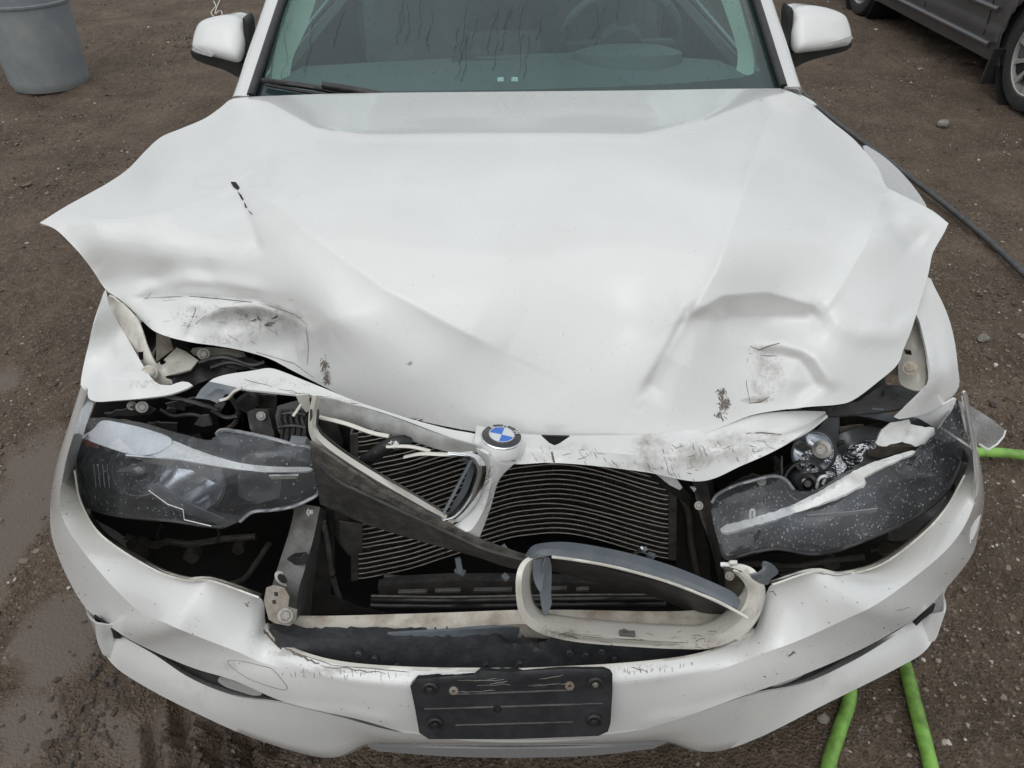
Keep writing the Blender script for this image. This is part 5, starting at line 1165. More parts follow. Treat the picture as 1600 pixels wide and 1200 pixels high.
yi = [.17, .165, .155, .145, .135, .13, .125, .12, .12, .12, .125, .14, .15, .165, .175, .185, .19]
ring = sheet('grille_ring', [[(a, c, 'y', y_) for (a, c), y_ in zip(RO, yo)], [(a, c, 'y', y_-.004) for (a, c), y_ in zip(RM, yo)], [(a, c, 'y', y_) for (a, c), y_ in zip(RI, yi)], [(a, c-1, 'y', y_+.03) for (a, c), y_ in zip(RI, yi)]], INNER, 8, 5, .004, car,
      cr=[([(850, 985), (900, 1000), (980, 1006), (1060, 1010)], -.004, 3, 3)], dirt=[(875, 990, 40, 14, 1.2), (1100, 1005, 60, 12, .6), (900, 970, 60, 8, .8), (1150, 950, 25, 25, .5), (815, 930, 10, 40, .4)])
sheet('ring_trim', [[(1145, 892, 'y', .155), (1162, 910, 'y', .145), (1168, 930, 'y', .135), (1155, 958, 'y', .12), (1130, 985, 'y', .10)], [(1168, 886, 'y', .165), (1190, 905, 'y', .155), (1196, 930, 'y', .145), (1186, 965, 'y', .13), (1160, 1000, 'y', .11)]], INNER, 8, 4, .004, ring, curve=[.012], dirt=[(1175, 940, 25, 40, .6)])
tube('ring_clip', [(1126, 882, 'y', .175), (1140, 882, 'y', .172), (1142, 879, 'y', .172), (1152, 879, 'y', .17)], .004, LTRIM, ring, res=6)
patch('torn_bracket', [(1172, 900), (1190, 895), (1193, 880), (1205, 882), (1217, 894), (1204, 905), (1200, 914), (1184, 910)], ('b', .06), TRIM, .004, 5, car, cr=[([(1180, 905), (1200, 885)], .008, 4, 4)])
for pts in ([(836, 876), (856, 872), (856, 875), (850, 900), (846, 925), (838, 915), (833, 895)], [(850, 880), (858, 870), (862, 890), (861, 930), (862, 944), (852, 962), (846, 935), (845, 905)]):
    patch('grille_slat', pts, [(pts[0][0], pts[0][1], 'y', .15), (pts[2][0], pts[2][1], 'y', .16), (pts[4][0], pts[4][1], 'y', .13), (pts[-1][0], pts[-1][1], 'y', .145)], TRIM, .003, 5, ring)
sheet('ring_top_trim', [[(820, 868, 'y', .175), (832, 853, 'y', .18), (852, 848, 'y', .185), (885, 847, 'y', .185), (930, 853, 'y', .185), (990, 866, 'y', .18), (1050, 884, 'y', .17), (1105, 906, 'y', .155), (1145, 925, 'y', .14), (1158, 940, 'y', .13)],
      [(824, 873, 'y', .155), (838, 862, 'y', .155), (856, 858, 'y', .155), (888, 860, 'y', .155), (932, 866, 'y', .155), (990, 880, 'y', .15), (1050, 899, 'y', .14), (1100, 919, 'y', .13), (1136, 938, 'y', .12), (1152, 952, 'y', .11)],
      [(832, 873, 'y', .155), (844, 869, 'y', .15), (860, 868, 'y', .15), (890, 872, 'y', .15), (932, 879, 'y', .15), (990, 891, 'y', .145), (1050, 909, 'y', .135), (1098, 926, 'y', .125), (1134, 944, 'y', .115), (1152, 955, 'y', .11)]], TRIM, 8, 4, .003, ring)
tube('ring_lower_lip', [(862, 870, 'y', .148), (900, 875, 'y', .148), (960, 886, 'y', .145), (1040, 908, 'y', .135), (1110, 935, 'y', .12), (1150, 955, 'y', .105), (1168, 966, 'y', .095)], .0028, INNER, ring, res=6)
sheet('ring_back_panel', [[(862, 872, 'y', .165), (920, 882, 'y', .165), (1000, 902, 'y', .16), (1060, 918, 'y', .15), (1120, 942, 'y', .14), (1148, 955, 'y', .13)], [(862, 892, 'y', .20), (920, 908, 'y', .20), (1000, 926, 'y', .195), (1060, 948, 'y', .185), (1090, 962, 'y', .175), (1140, 958, 'y', .16)]], BLACK, 8, 6, .004, car,
      cr=[([(900, 890), (1000, 915), (1100, 950)], -.01, 8, 8), ([(940, 885), (935, 905)], .006, 4, 4), ([(1010, 905), (1040, 930)], .008, 8, 8)])
boxbar('ring_clip', (968, 989, 'y', .078), (992, 991, 'y', .078), .010, .006, GALV, ring); boxbar('ring_clip', (975, 984, 'y', .08), (978, 996, 'y', .078), .005, .006, GALV, ring)

# ================================================================== HEADLIGHTS
LO = [(128, 664), (140, 656), (162, 652), (190, 656), (225, 661), (262, 672), (300, 682), (330, 688), (338, 678), (348, 672), (380, 676), (430, 687), (462, 696), (485, 700), (497, 716), (501, 745), (497, 770), (484, 780), (455, 792), (425, 797), (395, 800), (375, 815), (348, 824), (315, 821), (270, 814), (220, 810), (175, 804), (145, 795), (128, 778), (120, 745), (119, 705)]
LC = [(128, 664, 'y', .43), (225, 661, 'y', .37), (330, 688, 'y', .32), (350, 672, 'y', .35), (430, 687, 'y', .31), (497, 716, 'y', .30), (501, 745, 'y', .29), (484, 780, 'y', .275), (395, 800, 'y', .245), (348, 824, 'y', .235), (270, 814, 'y', .235), (175, 804, 'y', .28), (128, 778, 'y', .34), (119, 705, 'y', .41),
      (250, 700, 'y', .315), (200, 740, 'y', .30), (300, 760, 'y', .255), (400, 750, 'y', .255), (400, 715, 'y', .275), (160, 760, 'y', .315)]
lfn = tps(LC)
BROW_SHEEN = mat('lamp_brow_sky_sheen', (.86, .87, .89), .25, coat=1, noise=(60, .35, (.6, .62, .66)))  # white stands in for sky mirrored on the wet lens
hl = empty('headlight', (-.6, .35, .7)); hl.parent = car; hl.matrix_parent_inverse = Matrix.Translation(car.location).inverted()
hr = empty('headlight', (.6, .35, .7)); hr.parent = car; hr.matrix_parent_inverse = Matrix.Translation(car.location).inverted()
def cshift(C_, dy): return [(a, c, k, v+dy) for a, c, k, v in C_]
def shrink(O, f, cx, cy): return [(cx+(a-cx)*f, cy+(c-cy)*f) for a, c in O]
patch('lens', LO, LC, LENS, .003, 9, hl, cr=[([(340, 676), (350, 690), (400, 705), (480, 715)], .006, 6, 8), ([(425, 797), (395, 790), (350, 812)], .006, 8, 8)])
patch('lamp_housing', shrink(LO, .985, 310, 740), cshift(LC, .14), LGREY, .006, 10, hl, cr=[([(200, 740), (290, 750)], -.04, 40, 40), ([(380, 740), (450, 745)], -.02, 20, 20)])
# housing side wall under the lens rim
def rim_wall(O, C_, dy, m, par, inset=1.0):
    f0, f1 = tps(C_), tps(cshift(C_, dy)); Oc = spline(O, 110, True); A = unproj(Oc, 1/f0(Oc)+.004); cxy = Oc.mean(0); Ob = cxy+(Oc-cxy)*inset; Bb = unproj(Ob, 1/f1(Ob)+.002); n = len(A)
    V = np.vstack([A, Bb]); F = [(j, (j+1) % n, n+(j+1) % n, n+j) for j in range(n)]
    return mesh_obj('housing_wall', V, F, m, par, 60)
rim_wall(LO, LC, .145, BLACK, hl, .985)
def rimtube(O, C_, i0, i1, r_, m, par, nm='lens_rim'):
    f = tps(C_); P = np.array(O[i0:i1], float); A = unproj(P, 1/f(P)); tube(nm, [tuple(a) for a in A], r_, m, par, res=6, n=len(P)*8)
rimtube(LO, LC, 8, 22, .0035, LGREY, hl); rimtube(LO, LC, 22, 31, .003, BLACK, hl)
# brow trim, whitened to paint the sky reflected on the lens top, light strip
patch('brow_trim', [(132, 684), (146, 670), (160, 657), (190, 661), (225, 669), (256, 679), (268, 686), (268, 692), (262, 698), (246, 706), (228, 711), (201, 709), (165, 698)], cshift([(132, 684, 'y', .425), (160, 657, 'y', .41), (256, 679, 'y', .345), (228, 711, 'y', .305), (165, 698, 'y', .36)], .012), BROW_SHEEN, .004, 6, hl)
patch('light_strip', [(268, 688), (300, 700), (340, 714), (380, 724), (430, 729), (482, 730), (482, 736), (420, 738), (370, 733), (320, 725), (280, 718), (232, 712), (262, 700)], cshift([(268, 688, 'y', .33), (232, 712, 'y', .305), (340, 718, 'y', .285), (482, 733, 'y', .285), (420, 733, 'y', .27)], .014), LTRIM, .005, 6, hl, cr=[([(262, 700), (320, 712), (400, 730), (486, 733)], .005, 3, 4)], dirt=[(320, 715, 40, 20, 1)])
patch('light_guide', [(420, 744), (466, 743), (466, 748), (424, 749)], ('y', .262), CHROME, .004, 4, hl, smooth_outline=False)
patch('light_guide', [(452, 692), (476, 694), (486, 706), (484, 722), (458, 720), (452, 706)], ('y', .325), LGREY, .02, 5, hl)
patch('inner_divider', [(338, 680), (372, 685), (376, 700), (346, 694)], ('y', .36), LGREY, .006, 6, hl); 
patch('side_reflector', [(130, 687), (150, 692), (152, 700), (134, 697)], ('y', .43), AMBER, .004, 5, hl)
def lamp(px, py, yy, r_, par, tilt=(0, -.80, .45), nm='projector', lensball=True, dep=.07):
    c = W(px, py, 'y', yy); ax = Vector(tilt).normalized()
    b = MB().lathe([(r_*1.05, -.002), (r_*1.08, .004), (r_, .004), (r_*.86, -dep*.35), (r_*.6, -dep*.7), (r_*.25, -dep*.95), (.001, -dep)], c, ax, 36, caps=False); o = b.build(nm+'_bowl', REFL, par, 70)
    MB().lathe([(r_*1.12, -.006), (r_*1.14, .007), (r_*1.02, .007), (r_*1.0, -.004), (r_*1.12, -.006)], c, ax, 36, caps=False).build(nm+'_bezel', BLACK, o, 40)
    if lensball: MB().lathe([(r_*.55, -dep*.5), (r_*.56, -dep*.2), (r_*.50, -dep*.02), (r_*.34, dep*.10), (.001, dep*.16)], c, ax, 32).build(nm+'_lens', BALL, o, 70)
    else: MB().lathe([(r_*.12, -dep), (r_*.12, -dep*.1), (r_*.02, 0)], c, ax, 16).build('bulb', STEEL, o, 50)
    return o
BALL = mat('projector_ball', (.05, .055, .06), .05, coat=1, spec=.8)
lamp(216, 736, .365, .046, hl); lamp(300, 752, .325, .056, hl, lensball=False)
patch('inner_facet', [(372, 742), (410, 738), (440, 752), (436, 778), (400, 788), (372, 776)], ('y', .335), LGREY, .004, 6, hl, cr=[([(380, 760), (430, 765)], -.012, 14, 14)])
for k in range(5): tube('grid_rib', [(146+k*7, 725, 'y', .40-.004*k), (150+k*7, 762, 'y', .375-.004*k)], .0008, LGREY, hl, res=5)
patch('broken_lens_flap', [(230, 770), (262, 792), (300, 800), (350, 826), (398, 800), (372, 806), (340, 800), (290, 778), (250, 764)], cshift([(230, 770, 'y', .262), (350, 826, 'y', .235), (398, 800, 'y', .245)], -.006), LENS, .003, 6, hl)
tube('lens_crack', [(232, 766, 'y', .258), (262, 788, 'y', .246), (286, 796, 'y', .240), (288, 812, 'y', .232), (330, 822, 'y', .228)], .0009, LTRIM, hl, res=5, smooth_path=False)
patch('bezel_vane', [(196, 712), (240, 716), (300, 722), (345, 735), (352, 760), (338, 756), (300, 735), (240, 725)], ('y', .31), REFL, .004, 6, hl, wob=.004)
patch('bezel_vane', [(232, 762), (246, 756), (300, 790), (350, 812), (340, 818), (280, 800)], ('y', .275), LGREY, .004, 6, hl)
def beads(name, O, fn, n, seed, par, smin=.0004, smax=.0019, lift=.0006, bias=None):
    r = np.random.default_rng(seed); lo, hi = np.min(O, 0), np.max(O, 0); b = MB(); OO = np.array(O, float)
    P = r.uniform(lo, hi, (n, 2)); P = P[inside(P, OO)]
    if bias is not None: P = P[r.random(len(P)) < bias(P)]
    e = 2.; c0 = unproj(P, 1/fn(P)-lift); cx = unproj(P+[e, 0], 1/fn(P+[e, 0])-lift)-c0; cy = unproj(P+[0, e], 1/fn(P+[0, e])-lift)-c0
    for p, a, c in zip(c0, cx, cy):
        s = smin+(smax-smin)*r.random()**3; a = a/np.linalg.norm(a); nn = np.cross(c, a); nn /= np.linalg.norm(nn); nn = nn if nn@(CAMn-p) > 0 else -nn; c = np.cross(nn, a)
        b.add((IV*[s, s*r.uniform(.9, 1.4), s*.55])@np.stack([a, c, nn], 1).T+p, IF)
    return b.build(name, DROP, par, True, kind='stuff')
beads('water_beads', LO, lfn, 2600, 21, hl, bias=lambda P: np.where(P[:, 0] < 300, .95, .35))

# ---- right headlight: broken open, lens half gone
RO2 = [(1112, 786), (1122, 772), (1150, 758), (1180, 750), (1205, 744), (1225, 748), (1240, 765), (1262, 768), (1285, 760), (1320, 738), (1360, 722), (1400, 716), (1430, 706), (1456, 680), (1478, 650), (1494, 626), (1502, 640), (1506, 680), (1502, 720), (1486, 756), (1462, 784), (1430, 808), (1390, 828), (1340, 848), (1300, 862), (1262, 865), (1225, 858), (1200, 858), (1165, 866), (1134, 872), (1124, 850), (1114, 815)]
RC2 = [(1112, 786, 'y', .31), (1150, 758, 'y', .325), (1205, 744, 'y', .33), (1262, 768, 'y', .31), (1320, 738, 'y', .33), (1400, 716, 'y', .36), (1456, 680, 'y', .41), (1494, 626, 'y', .47), (1506, 680, 'y', .43), (1486, 756, 'y', .36), (1430, 808, 'y', .29), (1340, 848, 'y', .24), (1262, 865, 'y', .225), (1134, 872, 'y', .225), (1114, 815, 'y', .28),
       (1200, 800, 'y', .26), (1300, 800, 'y', .265), (1400, 760, 'y', .32), (1450, 730, 'y', .37)]
rfn = tps(RC2)
patch('lens', RO2, RC2, LENS, .003, 9, hr, cr=[([(1122, 776), (1180, 760), (1225, 755)], .006, 6, 8)])
RH = [(1112, 786), (1122, 772), (1150, 756), (1200, 742), (1240, 722), (1290, 690), (1340, 668), (1400, 660), (1440, 650), (1478, 640), (1496, 630), (1506, 680), (1502, 720), (1486, 756), (1462, 784), (1430, 808), (1390, 828), (1340, 848), (1300, 862), (1262, 865), (1225, 858), (1200, 858), (1165, 866), (1134, 872), (1124, 850), (1114, 815)]
patch('lamp_housing', RH, cshift(RC2+[(1290, 690, 'y', .38), (1400, 660, 'y', .42)], .085), mat('lamp_dark_trim', (.12, .124, .13), .32, .3, noise=(20, .5, (.2, .2, .2))), .006, 10, hr, cr=[([(1250, 740), (1330, 720)], -.03, 40, 30)])
rim_wall(RO2, RC2, .09, BLACK, hr, .985)
rimtube(RO2, RC2, 18, 31, .004, BLACK, hr); rimtube(RO2, RC2, 0, 7, .0035, LGREY, hr)
beads('water_beads', RO2, rfn, 5200, 23, hr, smax=.0022)
patch('light_strip', [(1130, 822), (1180, 808), (1230, 792), (1272, 772), (1310, 750), (1350, 728), (1390, 714), (1425, 704), (1430, 708), (1400, 720), (1352, 744), (1350, 756), (1310, 776), (1260, 796), (1200, 815), (1135, 832)],
      cshift([(1130, 825, 'y', .27), (1272, 780, 'y', .28), (1350, 735, 'y', .32), (1425, 706, 'y', .375), (1310, 776, 'y', .27)], .006), LTRIM, .006, 6, hr, jag=.5, dirt=[(1300, 775, 60, 20, .5)], cr=[([(1140, 820), (1260, 785), (1340, 740)], .008, 4, 6), ([(1330, 736), (1352, 756)], -.008, 6, 6)])
patch('light_guide', [(1154, 836), (1198, 824), (1200, 827), (1156, 840)], ('y', .245), CHROME, .003, 4, hr, smooth_outline=False)
patch('light_guide', [(1262, 806), (1330, 800), (1372, 795), (1370, 800), (1320, 806)], ('y', .26), LGREY, .003, 4, hr)
tube('mount_hook', [(1172, 810, 'y', .27), (1173, 798, 'y', .275), (1178, 798, 'y', .275), (1178, 808, 'y', .27)], .0025, LTRIM, hr, res=6)
patch('broken_white_trim', [(1368, 692), (1378, 672), (1392, 660), (1420, 656), (1424, 662), (1446, 668), (1460, 668), (1460, 678), (1445, 694), (1430, 697), (1410, 690), (1385, 697), (1372, 697)], [(1368, 692, 'y', .40), (1392, 660, 'y', .43), (1460, 670, 'y', .43), (1430, 697, 'y', .405)], LTRIM, .004, 5, hr, jag=.5, cr=[([(1420, 658), (1424, 672), (1418, 690)], -.004, 3, 3)])
patch('brow_trim', [(1422, 650), (1450, 642), (1478, 630), (1494, 622), (1488, 640), (1476, 656), (1466, 670), (1450, 662), (1436, 654)], ('y', .455), LTRIM, .004, 6, hr)
patch('divider_wall', [(1372, 698), (1400, 698), (1430, 698), (1440, 700), (1410, 706), (1375, 716), (1358, 712)], ('y', .43), BRACK, .01, 6, hr)
lamp(1270, 706, .40, .038, hr, lensball=False, nm='high_beam'); lamp(1256, 752, .365, .036, hr, lensball=True); lamp(1424, 712, .44, .040, hr, lensball=False, nm='indicator')
FOIL = mat('crumpled_chrome', (.68, .70, .73), .1, 1, bump=(55, 1, .02))
patch('torn_reflector', [(1244, 722), (1256, 706), (1290, 698), (1312, 710), (1322, 730), (1310, 750), (1286, 745), (1262, 740)], [(1244, 722, 'y', .40), (1290, 698, 'y', .41), (1322, 730, 'y', .38), (1286, 745, 'y', .375)], FOIL, .004, 5, hr, jag=1, wob=.012, holes=[[(1262, 716), (1274, 706), (1288, 716), (1284, 732), (1268, 732)]])
patch('torn_reflector', [(1316, 714), (1326, 700), (1352, 690), (1370, 686), (1366, 700), (1350, 706), (1346, 722), (1326, 730)], ('y', .40), FOIL, .004, 5, hr, jag=1, wob=.01)
patch('torn_reflector', [(1404, 712), (1420, 706), (1432, 714), (1424, 728), (1406, 724)], ('y', .40), FOIL, .003, 4, hr, wob=.006)
MB().lathe([(.017, 0), (.017, .012), (.010, .014), (.010, .004)], W(1284, 702, 'y', .40), to_cam(W(1284, 702, 'y', .40)), 24).build('bulb_socket', STEEL, hr, 40)
MB().lathe([(.019, 0), (.019, .010), (.012, .014), (.012, .004), (.006, .016)], W(1262, 756, 'y', .36), to_cam(W(1262, 756, 'y', .36)), 24).build('bulb_socket', BLACK, hr, 40)
tube('bulb_clip', [(1276, 762, 'y', .34), (1280, 748, 'y', .34), (1290, 744, 'y', .34), (1286, 756, 'y', .34)], .003, LTRIM, hr, res=6)
SH = [(1498, 626), (1520, 636), (1550, 655), (1571, 672), (1568, 682), (1558, 694), (1544, 703), (1530, 694), (1516, 690), (1508, 668)]
patch('lens_shard', SH, [(1498, 626, 'y', .46), (1571, 672, 'y', .44), (1544, 703, 'y', .42), (1508, 668, 'y', .43)], glass_mat('shard_plastic', (.80, .82, .83), (.6, .6, .6), .28, 1.5, .05, (30, .3, .004)), .003, 7, hr, smooth_outline=False)
f_sh = tps([(1498, 626, 'y', .46), (1571, 672, 'y', .44), (1544, 703, 'y', .42), (1508, 668, 'y', .43)]); beads('water_beads', SH, f_sh, 260, 29, hr, smax=.002)
tube('shard_edge', [tuple(unproj(np.array([p], float), 1/f_sh(np.array([p], float)))[0]) for p in SH[3:8]], .0022, LTRIM, hr, res=5, smooth_path=False)

# ================================================================== dark clutter round the lamps
def junk(nm, pts, y, m=BLACK, **k): return patch(nm, pts, y if isinstance(y, list) else ('y', y), m, k.pop('thk', .004), k.pop('sp', 7), car, jag=k.pop('jag', .5), wob=k.pop('wob', .003), **k)
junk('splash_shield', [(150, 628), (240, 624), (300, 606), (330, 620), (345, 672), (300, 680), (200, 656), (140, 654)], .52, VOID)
junk('broken_bracket', [(162, 648), (182, 642), (204, 636), (228, 634), (244, 640), (240, 646), (206, 650), (172, 652)], .455, DGREY, jag=1)
junk('broken_bracket', [(202, 636), (216, 630), (228, 630), (230, 640), (214, 642)], .44, GALV, jag=.6)
pb = W(222, 636, 'y', .43); bolt('shield_bolt', pb, to_cam(pb), .007, STEEL, car)
junk('broken_bracket', [(258, 632), (284, 624), (312, 622), (306, 632), (290, 636), (288, 644)], .46, DGREY, jag=1.2)
junk('plastic_shard', [(230, 662), (246, 660), (276, 662), (276, 672), (268, 680), (246, 670)], .43, DGREY)
junk('broken_bracket', [(304, 664), (310, 652), (326, 650), (330, 664), (316, 668)], .43, GALV, jag=1)
junk('rubber_sheet', [(268, 592), (300, 578), (312, 562), (330, 560), (352, 574), (372, 580), (340, 588), (312, 598), (292, 610), (272, 606)], [(268, 592, 'y', .53), (330, 560, 'y', .60), (372, 580, 'y', .54), (292, 610, 'y', .50)], BLACK, wob=.010)
junk('latch_debris', [(330, 560), (352, 556), (384, 560), (420, 572), (400, 580), (360, 576)], .60, DGREY, wob=.014, jag=1.5)
junk('cable_loom', [(346, 566), (356, 562), (366, 572), (358, 576)], .56, GALV, jag=1)
for pts in ([(312, 566), (350, 558), (392, 570), (414, 566)], [(330, 574), (362, 566), (402, 578)], [(236, 610), (262, 620), (300, 628), (340, 640)], [(330, 640), (352, 652), (372, 650)], [(246, 846), (250, 826), (256, 820)]):
    tube('cable', [(a, c, 'y', .56 if c < 600 else .44) for a, c in pts], .0045, BLACK, car, res=6)
junk('relay_box', [(386, 644), (398, 638), (418, 640), (428, 676), (430, 700), (414, 704), (402, 692), (390, 668)], [(386, 644, 'y', .43), (418, 640, 'y', .42), (430, 700, 'y', .38), (402, 692, 'y', .39)], DGREY, jag=0, wob=0, smooth_outline=False, thk=.03, cr=[([(392, 664), (412, 657)], -.004, 2, 2, 0, 1)])
junk('relay_box', [(366, 632), (390, 616), (400, 622), (404, 634), (384, 646)], .44, BLACK, jag=0, wob=0, thk=.02)
junk('inner_panel', [(398, 616), (432, 618), (432, 660), (430, 690), (416, 680), (404, 640)], .47, GALV, jag=0)
# ribbed air box
ab = junk('air_box', [(434, 634), (462, 626), (480, 630), (478, 680), (468, 694), (446, 692), (434, 672), (430, 650)], [(434, 634, 'y', .40), (480, 630, 'y', .40), (478, 690, 'y', .36), (440, 690, 'y', .36)], BLACK, jag=0, wob=0, thk=.05)
for i, x0 in enumerate((440, 449, 458, 467, 475)): tube('air_box_rib', [(x0, 640, 'y', .385), (x0-3, 655, 'y', .378), (x0+1, 672, 'y', .370), (x0, 690, 'y', .36)], .0034, DGREY, ab, res=6)
for yy in (648, 668): tube('air_box_rib', [(434, yy, 'y', .388-.0006*(yy-640)), (456, yy-3, 'y', .384-.0006*(yy-640)), (477, yy, 'y', .386-.0006*(yy-640))], .0025, DGREY, ab, res=6)
junk('header_bracket', [(462, 618), (482, 616), (486, 640), (478, 644), (466, 628)], .365, INNER, jag=.3); tube('header_strut', [(476, 624, 'y', .37), (464, 642, 'y', .36), (458, 650, 'y', .355)], .003, INNER, car, res=6)
junk('side_duct', [(498, 652), (524, 660), (536, 690), (530, 720), (512, 700), (500, 680)], .40, DGREY, wob=.006)
junk('side_duct', [(520, 664), (556, 672), (556, 720), (534, 712)], .42, BLACK, wob=.004)
junk('lamp_bracket', [(455, 785), (470, 780), (472, 800), (460, 808)], .30, GALV); 
junk('wheel_liner_debris', [(196, 850), (212, 846), (226, 856), (236, 866), (222, 872), (204, 864)], .33, DGREY, jag=1.2, wob=.01)
junk('wheel_liner_debris', [(1370, 852), (1386, 845), (1404, 850), (1396, 862), (1376, 862)], .36, DGREY, jag=1, wob=.01)
# right side
junk('radiator_seal', [(1155, 662), (1180, 648), (1240, 640), (1330, 630), (1372, 606), (1402, 602), (1436, 612), (1440, 626), (1400, 640), (1330, 648), (1260, 652), (1200, 656)], [(1155, 662, 'y', .40), (1330, 630, 'y', .47), (1436, 612, 'y', .52), (1400, 640, 'y', .46), (1230, 650, 'y', .42)], DGREY, jag=.3, wob=.002, cr=[([(1170, 655), (1260, 645), (1360, 628), (1430, 620)], -.006, 3, 3)])
for x0 in (1222, 1262, 1300, 1340, 1380): tube('seal_rib', [(x0, 640-.18*(x0-1222)-2, 'y', .43+.0005*(x0-1222)), (x0+3, 654-.10*(x0-1222), 'y', .42+.0005*(x0-1222))], .002, BLACK, car, res=5)
junk('scuttle_strip', [(1290, 644), (1330, 640), (1380, 640), (1400, 652), (1432, 656), (1400, 662), (1360, 652), (1320, 648)], .455, TRIM, jag=.3)
junk('front_cavity', [(1280, 650), (1340, 650), (1400, 662), (1370, 700), (1330, 720), (1260, 720), (1230, 720)], .56, DGREY, wob=.004)
junk('cavity_panel', [(1312, 668), (1350, 664), (1352, 690), (1330, 700), (1312, 690)], .50, BRACK, jag=.3, wob=.002); junk('cavity_panel', [(1352, 668), (1382, 656), (1400, 664), (1372, 690), (1354, 690)], .49, DGREY, jag=.3)
junk('air_guide', [(1292, 640), (1312, 646), (1310, 690), (1298, 700), (1280, 690), (1268, 680), (1284, 664)], .47, LGREY if True else BLACK, jag=.3, wob=.002)
tube('support_rod', [(1221, 712, 'y', .36), (1221, 746, 'y', .34)], .0028, BLACK, car, res=6)
junk('lamp_back_cover', [(1136, 762), (1160, 748), (1176, 742), (1190, 745), (1210, 742), (1190, 756), (1150, 764)], .35, DGREY)
junk('lamp_gap_filler', [(1110, 752), (1160, 730), (1230, 700), (1250, 706), (1240, 770), (1150, 790)], .50, VOID)  # added black sheet, like the next three, so the gaps read dark
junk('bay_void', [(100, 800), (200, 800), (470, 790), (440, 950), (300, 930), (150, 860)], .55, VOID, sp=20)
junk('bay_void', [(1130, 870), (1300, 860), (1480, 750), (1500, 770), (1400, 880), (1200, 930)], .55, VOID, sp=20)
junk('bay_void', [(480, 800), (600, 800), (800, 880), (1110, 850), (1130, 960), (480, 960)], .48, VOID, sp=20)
# grit stuck on the front lip and bumper: tiny dark specks
b = MB(); r = np.random.default_rng(40)
for _ in range(330):
    i = r.integers(2, 24); f = r.random(); k = r.random()**.6; s = .0003+.0008*r.random()**4
    if r.random() < .6: A0, A1, q0, q1 = R1, R2, o1, o2
    else: A0, A1, q0, q1 = R0, R1, o0, o1
    a = np.array(A0[i])*(1-f)+np.array(A0[i+1])*f; c = np.array(A1[i])*(1-f)+np.array(A1[i+1])*f; q = a*(1-k)+c*k; oo = (q0[i]*(1-f)+q0[i+1]*f)*(1-k)+(q1[i]*(1-f)+q1[i+1]*f)*k
    p = W(q[0], q[1], 'b', oo-.0065); b.add(IV*[s*r.uniform(.8, 2), s, s*.8]+np.array(p), IF)
b.build('road_grit', VOID, car, False, kind='stuff')

# ================================================================== scratches, cracks and chips laid on the real surfaces
from mathutils.bvhtree import BVHTree
def bvh_of(o):
    return BVHTree.FromPolygons([v.co[:] for v in o.data.vertices], [tuple(p.vertices) for p in o.data.polygons])
def hit(bv, px, py):
    h = bv.ray_cast(CAM, ray(px, py).normalized()); return (h[0], h[1]) if h[0] is not None else None
SCR = mat('scratch_grime', (.15, .13, .11), .7)
SCRD = mat('scratch_dark', (.06, .05, .04), .7); SCRL = mat('scratch_primer', (.30, .28, .25), .7)
def strokes(name, o, lst, m, wdt=.0007):
    bv = bvh_of(o); b = MB()
    for poly, *ww in lst:
        w_ = ww[0] if ww else wdt; P = [hit(bv, *p) for p in poly]; P = [(p+n*.0004*(1 if n.dot(CAM-p) > 0 else -1), n) for p, n in [q for q in P if q]]
        k = len(P)
        if k < 2: continue
        V = []
        for i, (p, n) in enumerate(P):
            t = P[min(i+1, k-1)][0]-P[max(i-1, 0)][0]; sd = n.cross(t)
            if sd.length < 1e-9: continue
            sd.normalize(); f = w_*(.35+.65*math.sin(math.pi*(i+.5)/k)); V += [p-sd*f, p+n*.0003, p+sd*f]
        F = []
        for i in range(len(V)//3-1):
            for j in (0, 1): F.append((i*3+j, i*3+j+1, i*3+j+4, i*3+j+3))
        b.add(V, F)
    return b.build(name, m, o, True, kind='stuff') if b.v else None
def wiggle(x0, y0, x1, y1, n, a, r): 
    return [(x0+(x1-x0)*i/(n-1)+r.normal(0, a), y0+(y1-y0)*i/(n-1)+r.normal(0, a)) for i in range(n)]
r = np.random.default_rng(77)
nosep = [o for o in car.children if o.name.startswith('nose_panel')][0]
L1_ = [([(1166, 677), (1190, 676), (1222, 679), (1252, 685), (1268, 682)], .0012), ([(862, 706), (864, 716), (866, 723)], .0022)]
for _ in range(70):
    cx, cy = [(1030, 712), (1100, 705), (1150, 700), (905, 706), (1060, 735), (1190, 700)][int(r.integers(0, 6))]; x, y = cx+r.normal(0, 26), cy+r.normal(0, 9); a = r.choice([.9, 1.2, 2.9, .2]); ln = r.uniform(3, 18)
    L1_.append((wiggle(x, y, x+math.cos(a)*ln, y+math.sin(a)*ln, 4, .5, r), r.uniform(.0002, .0006)))
strokes('paint_scratches', nosep, L1_, SCR)
L2_ = [(wiggle(412, 984, 440, 1012, 10, 1.6, r), .0028), (wiggle(438, 1010, 500, 1040, 14, 1.6, r), .0018), (wiggle(500, 1040, 600, 1052, 12, 1.2, r), .0009), ([(382, 942), (388, 948), (384, 946), (390, 940)], .0008), (wiggle(1206, 925, 1213, 932, 5, 1.5, r), .0009), (wiggle(1232, 1024, 1242, 1020, 5, 1, r), .0022), (wiggle(1400, 955, 1420, 948, 6, .8, r), .0005), (wiggle(985, 1043, 1010, 1048, 6, 1.5, r), .0007)]
cap = spline([(356, 1032), (378, 1033), (408, 1040), (426, 1046), (444, 1066), (449, 1074), (444, 1078), (420, 1072), (388, 1060), (364, 1044)], 50, True)
L2_.append(([tuple(c) for c in cap]+[tuple(cap[0]), tuple(cap[1])], .0006))
for _ in range(26): x = r.uniform(440, 620); y = 1040+r.uniform(4, 16); L2_.append((wiggle(x, y, x+r.uniform(-2, 2), y+r.uniform(3, 9), 3, .4, r), .0004))
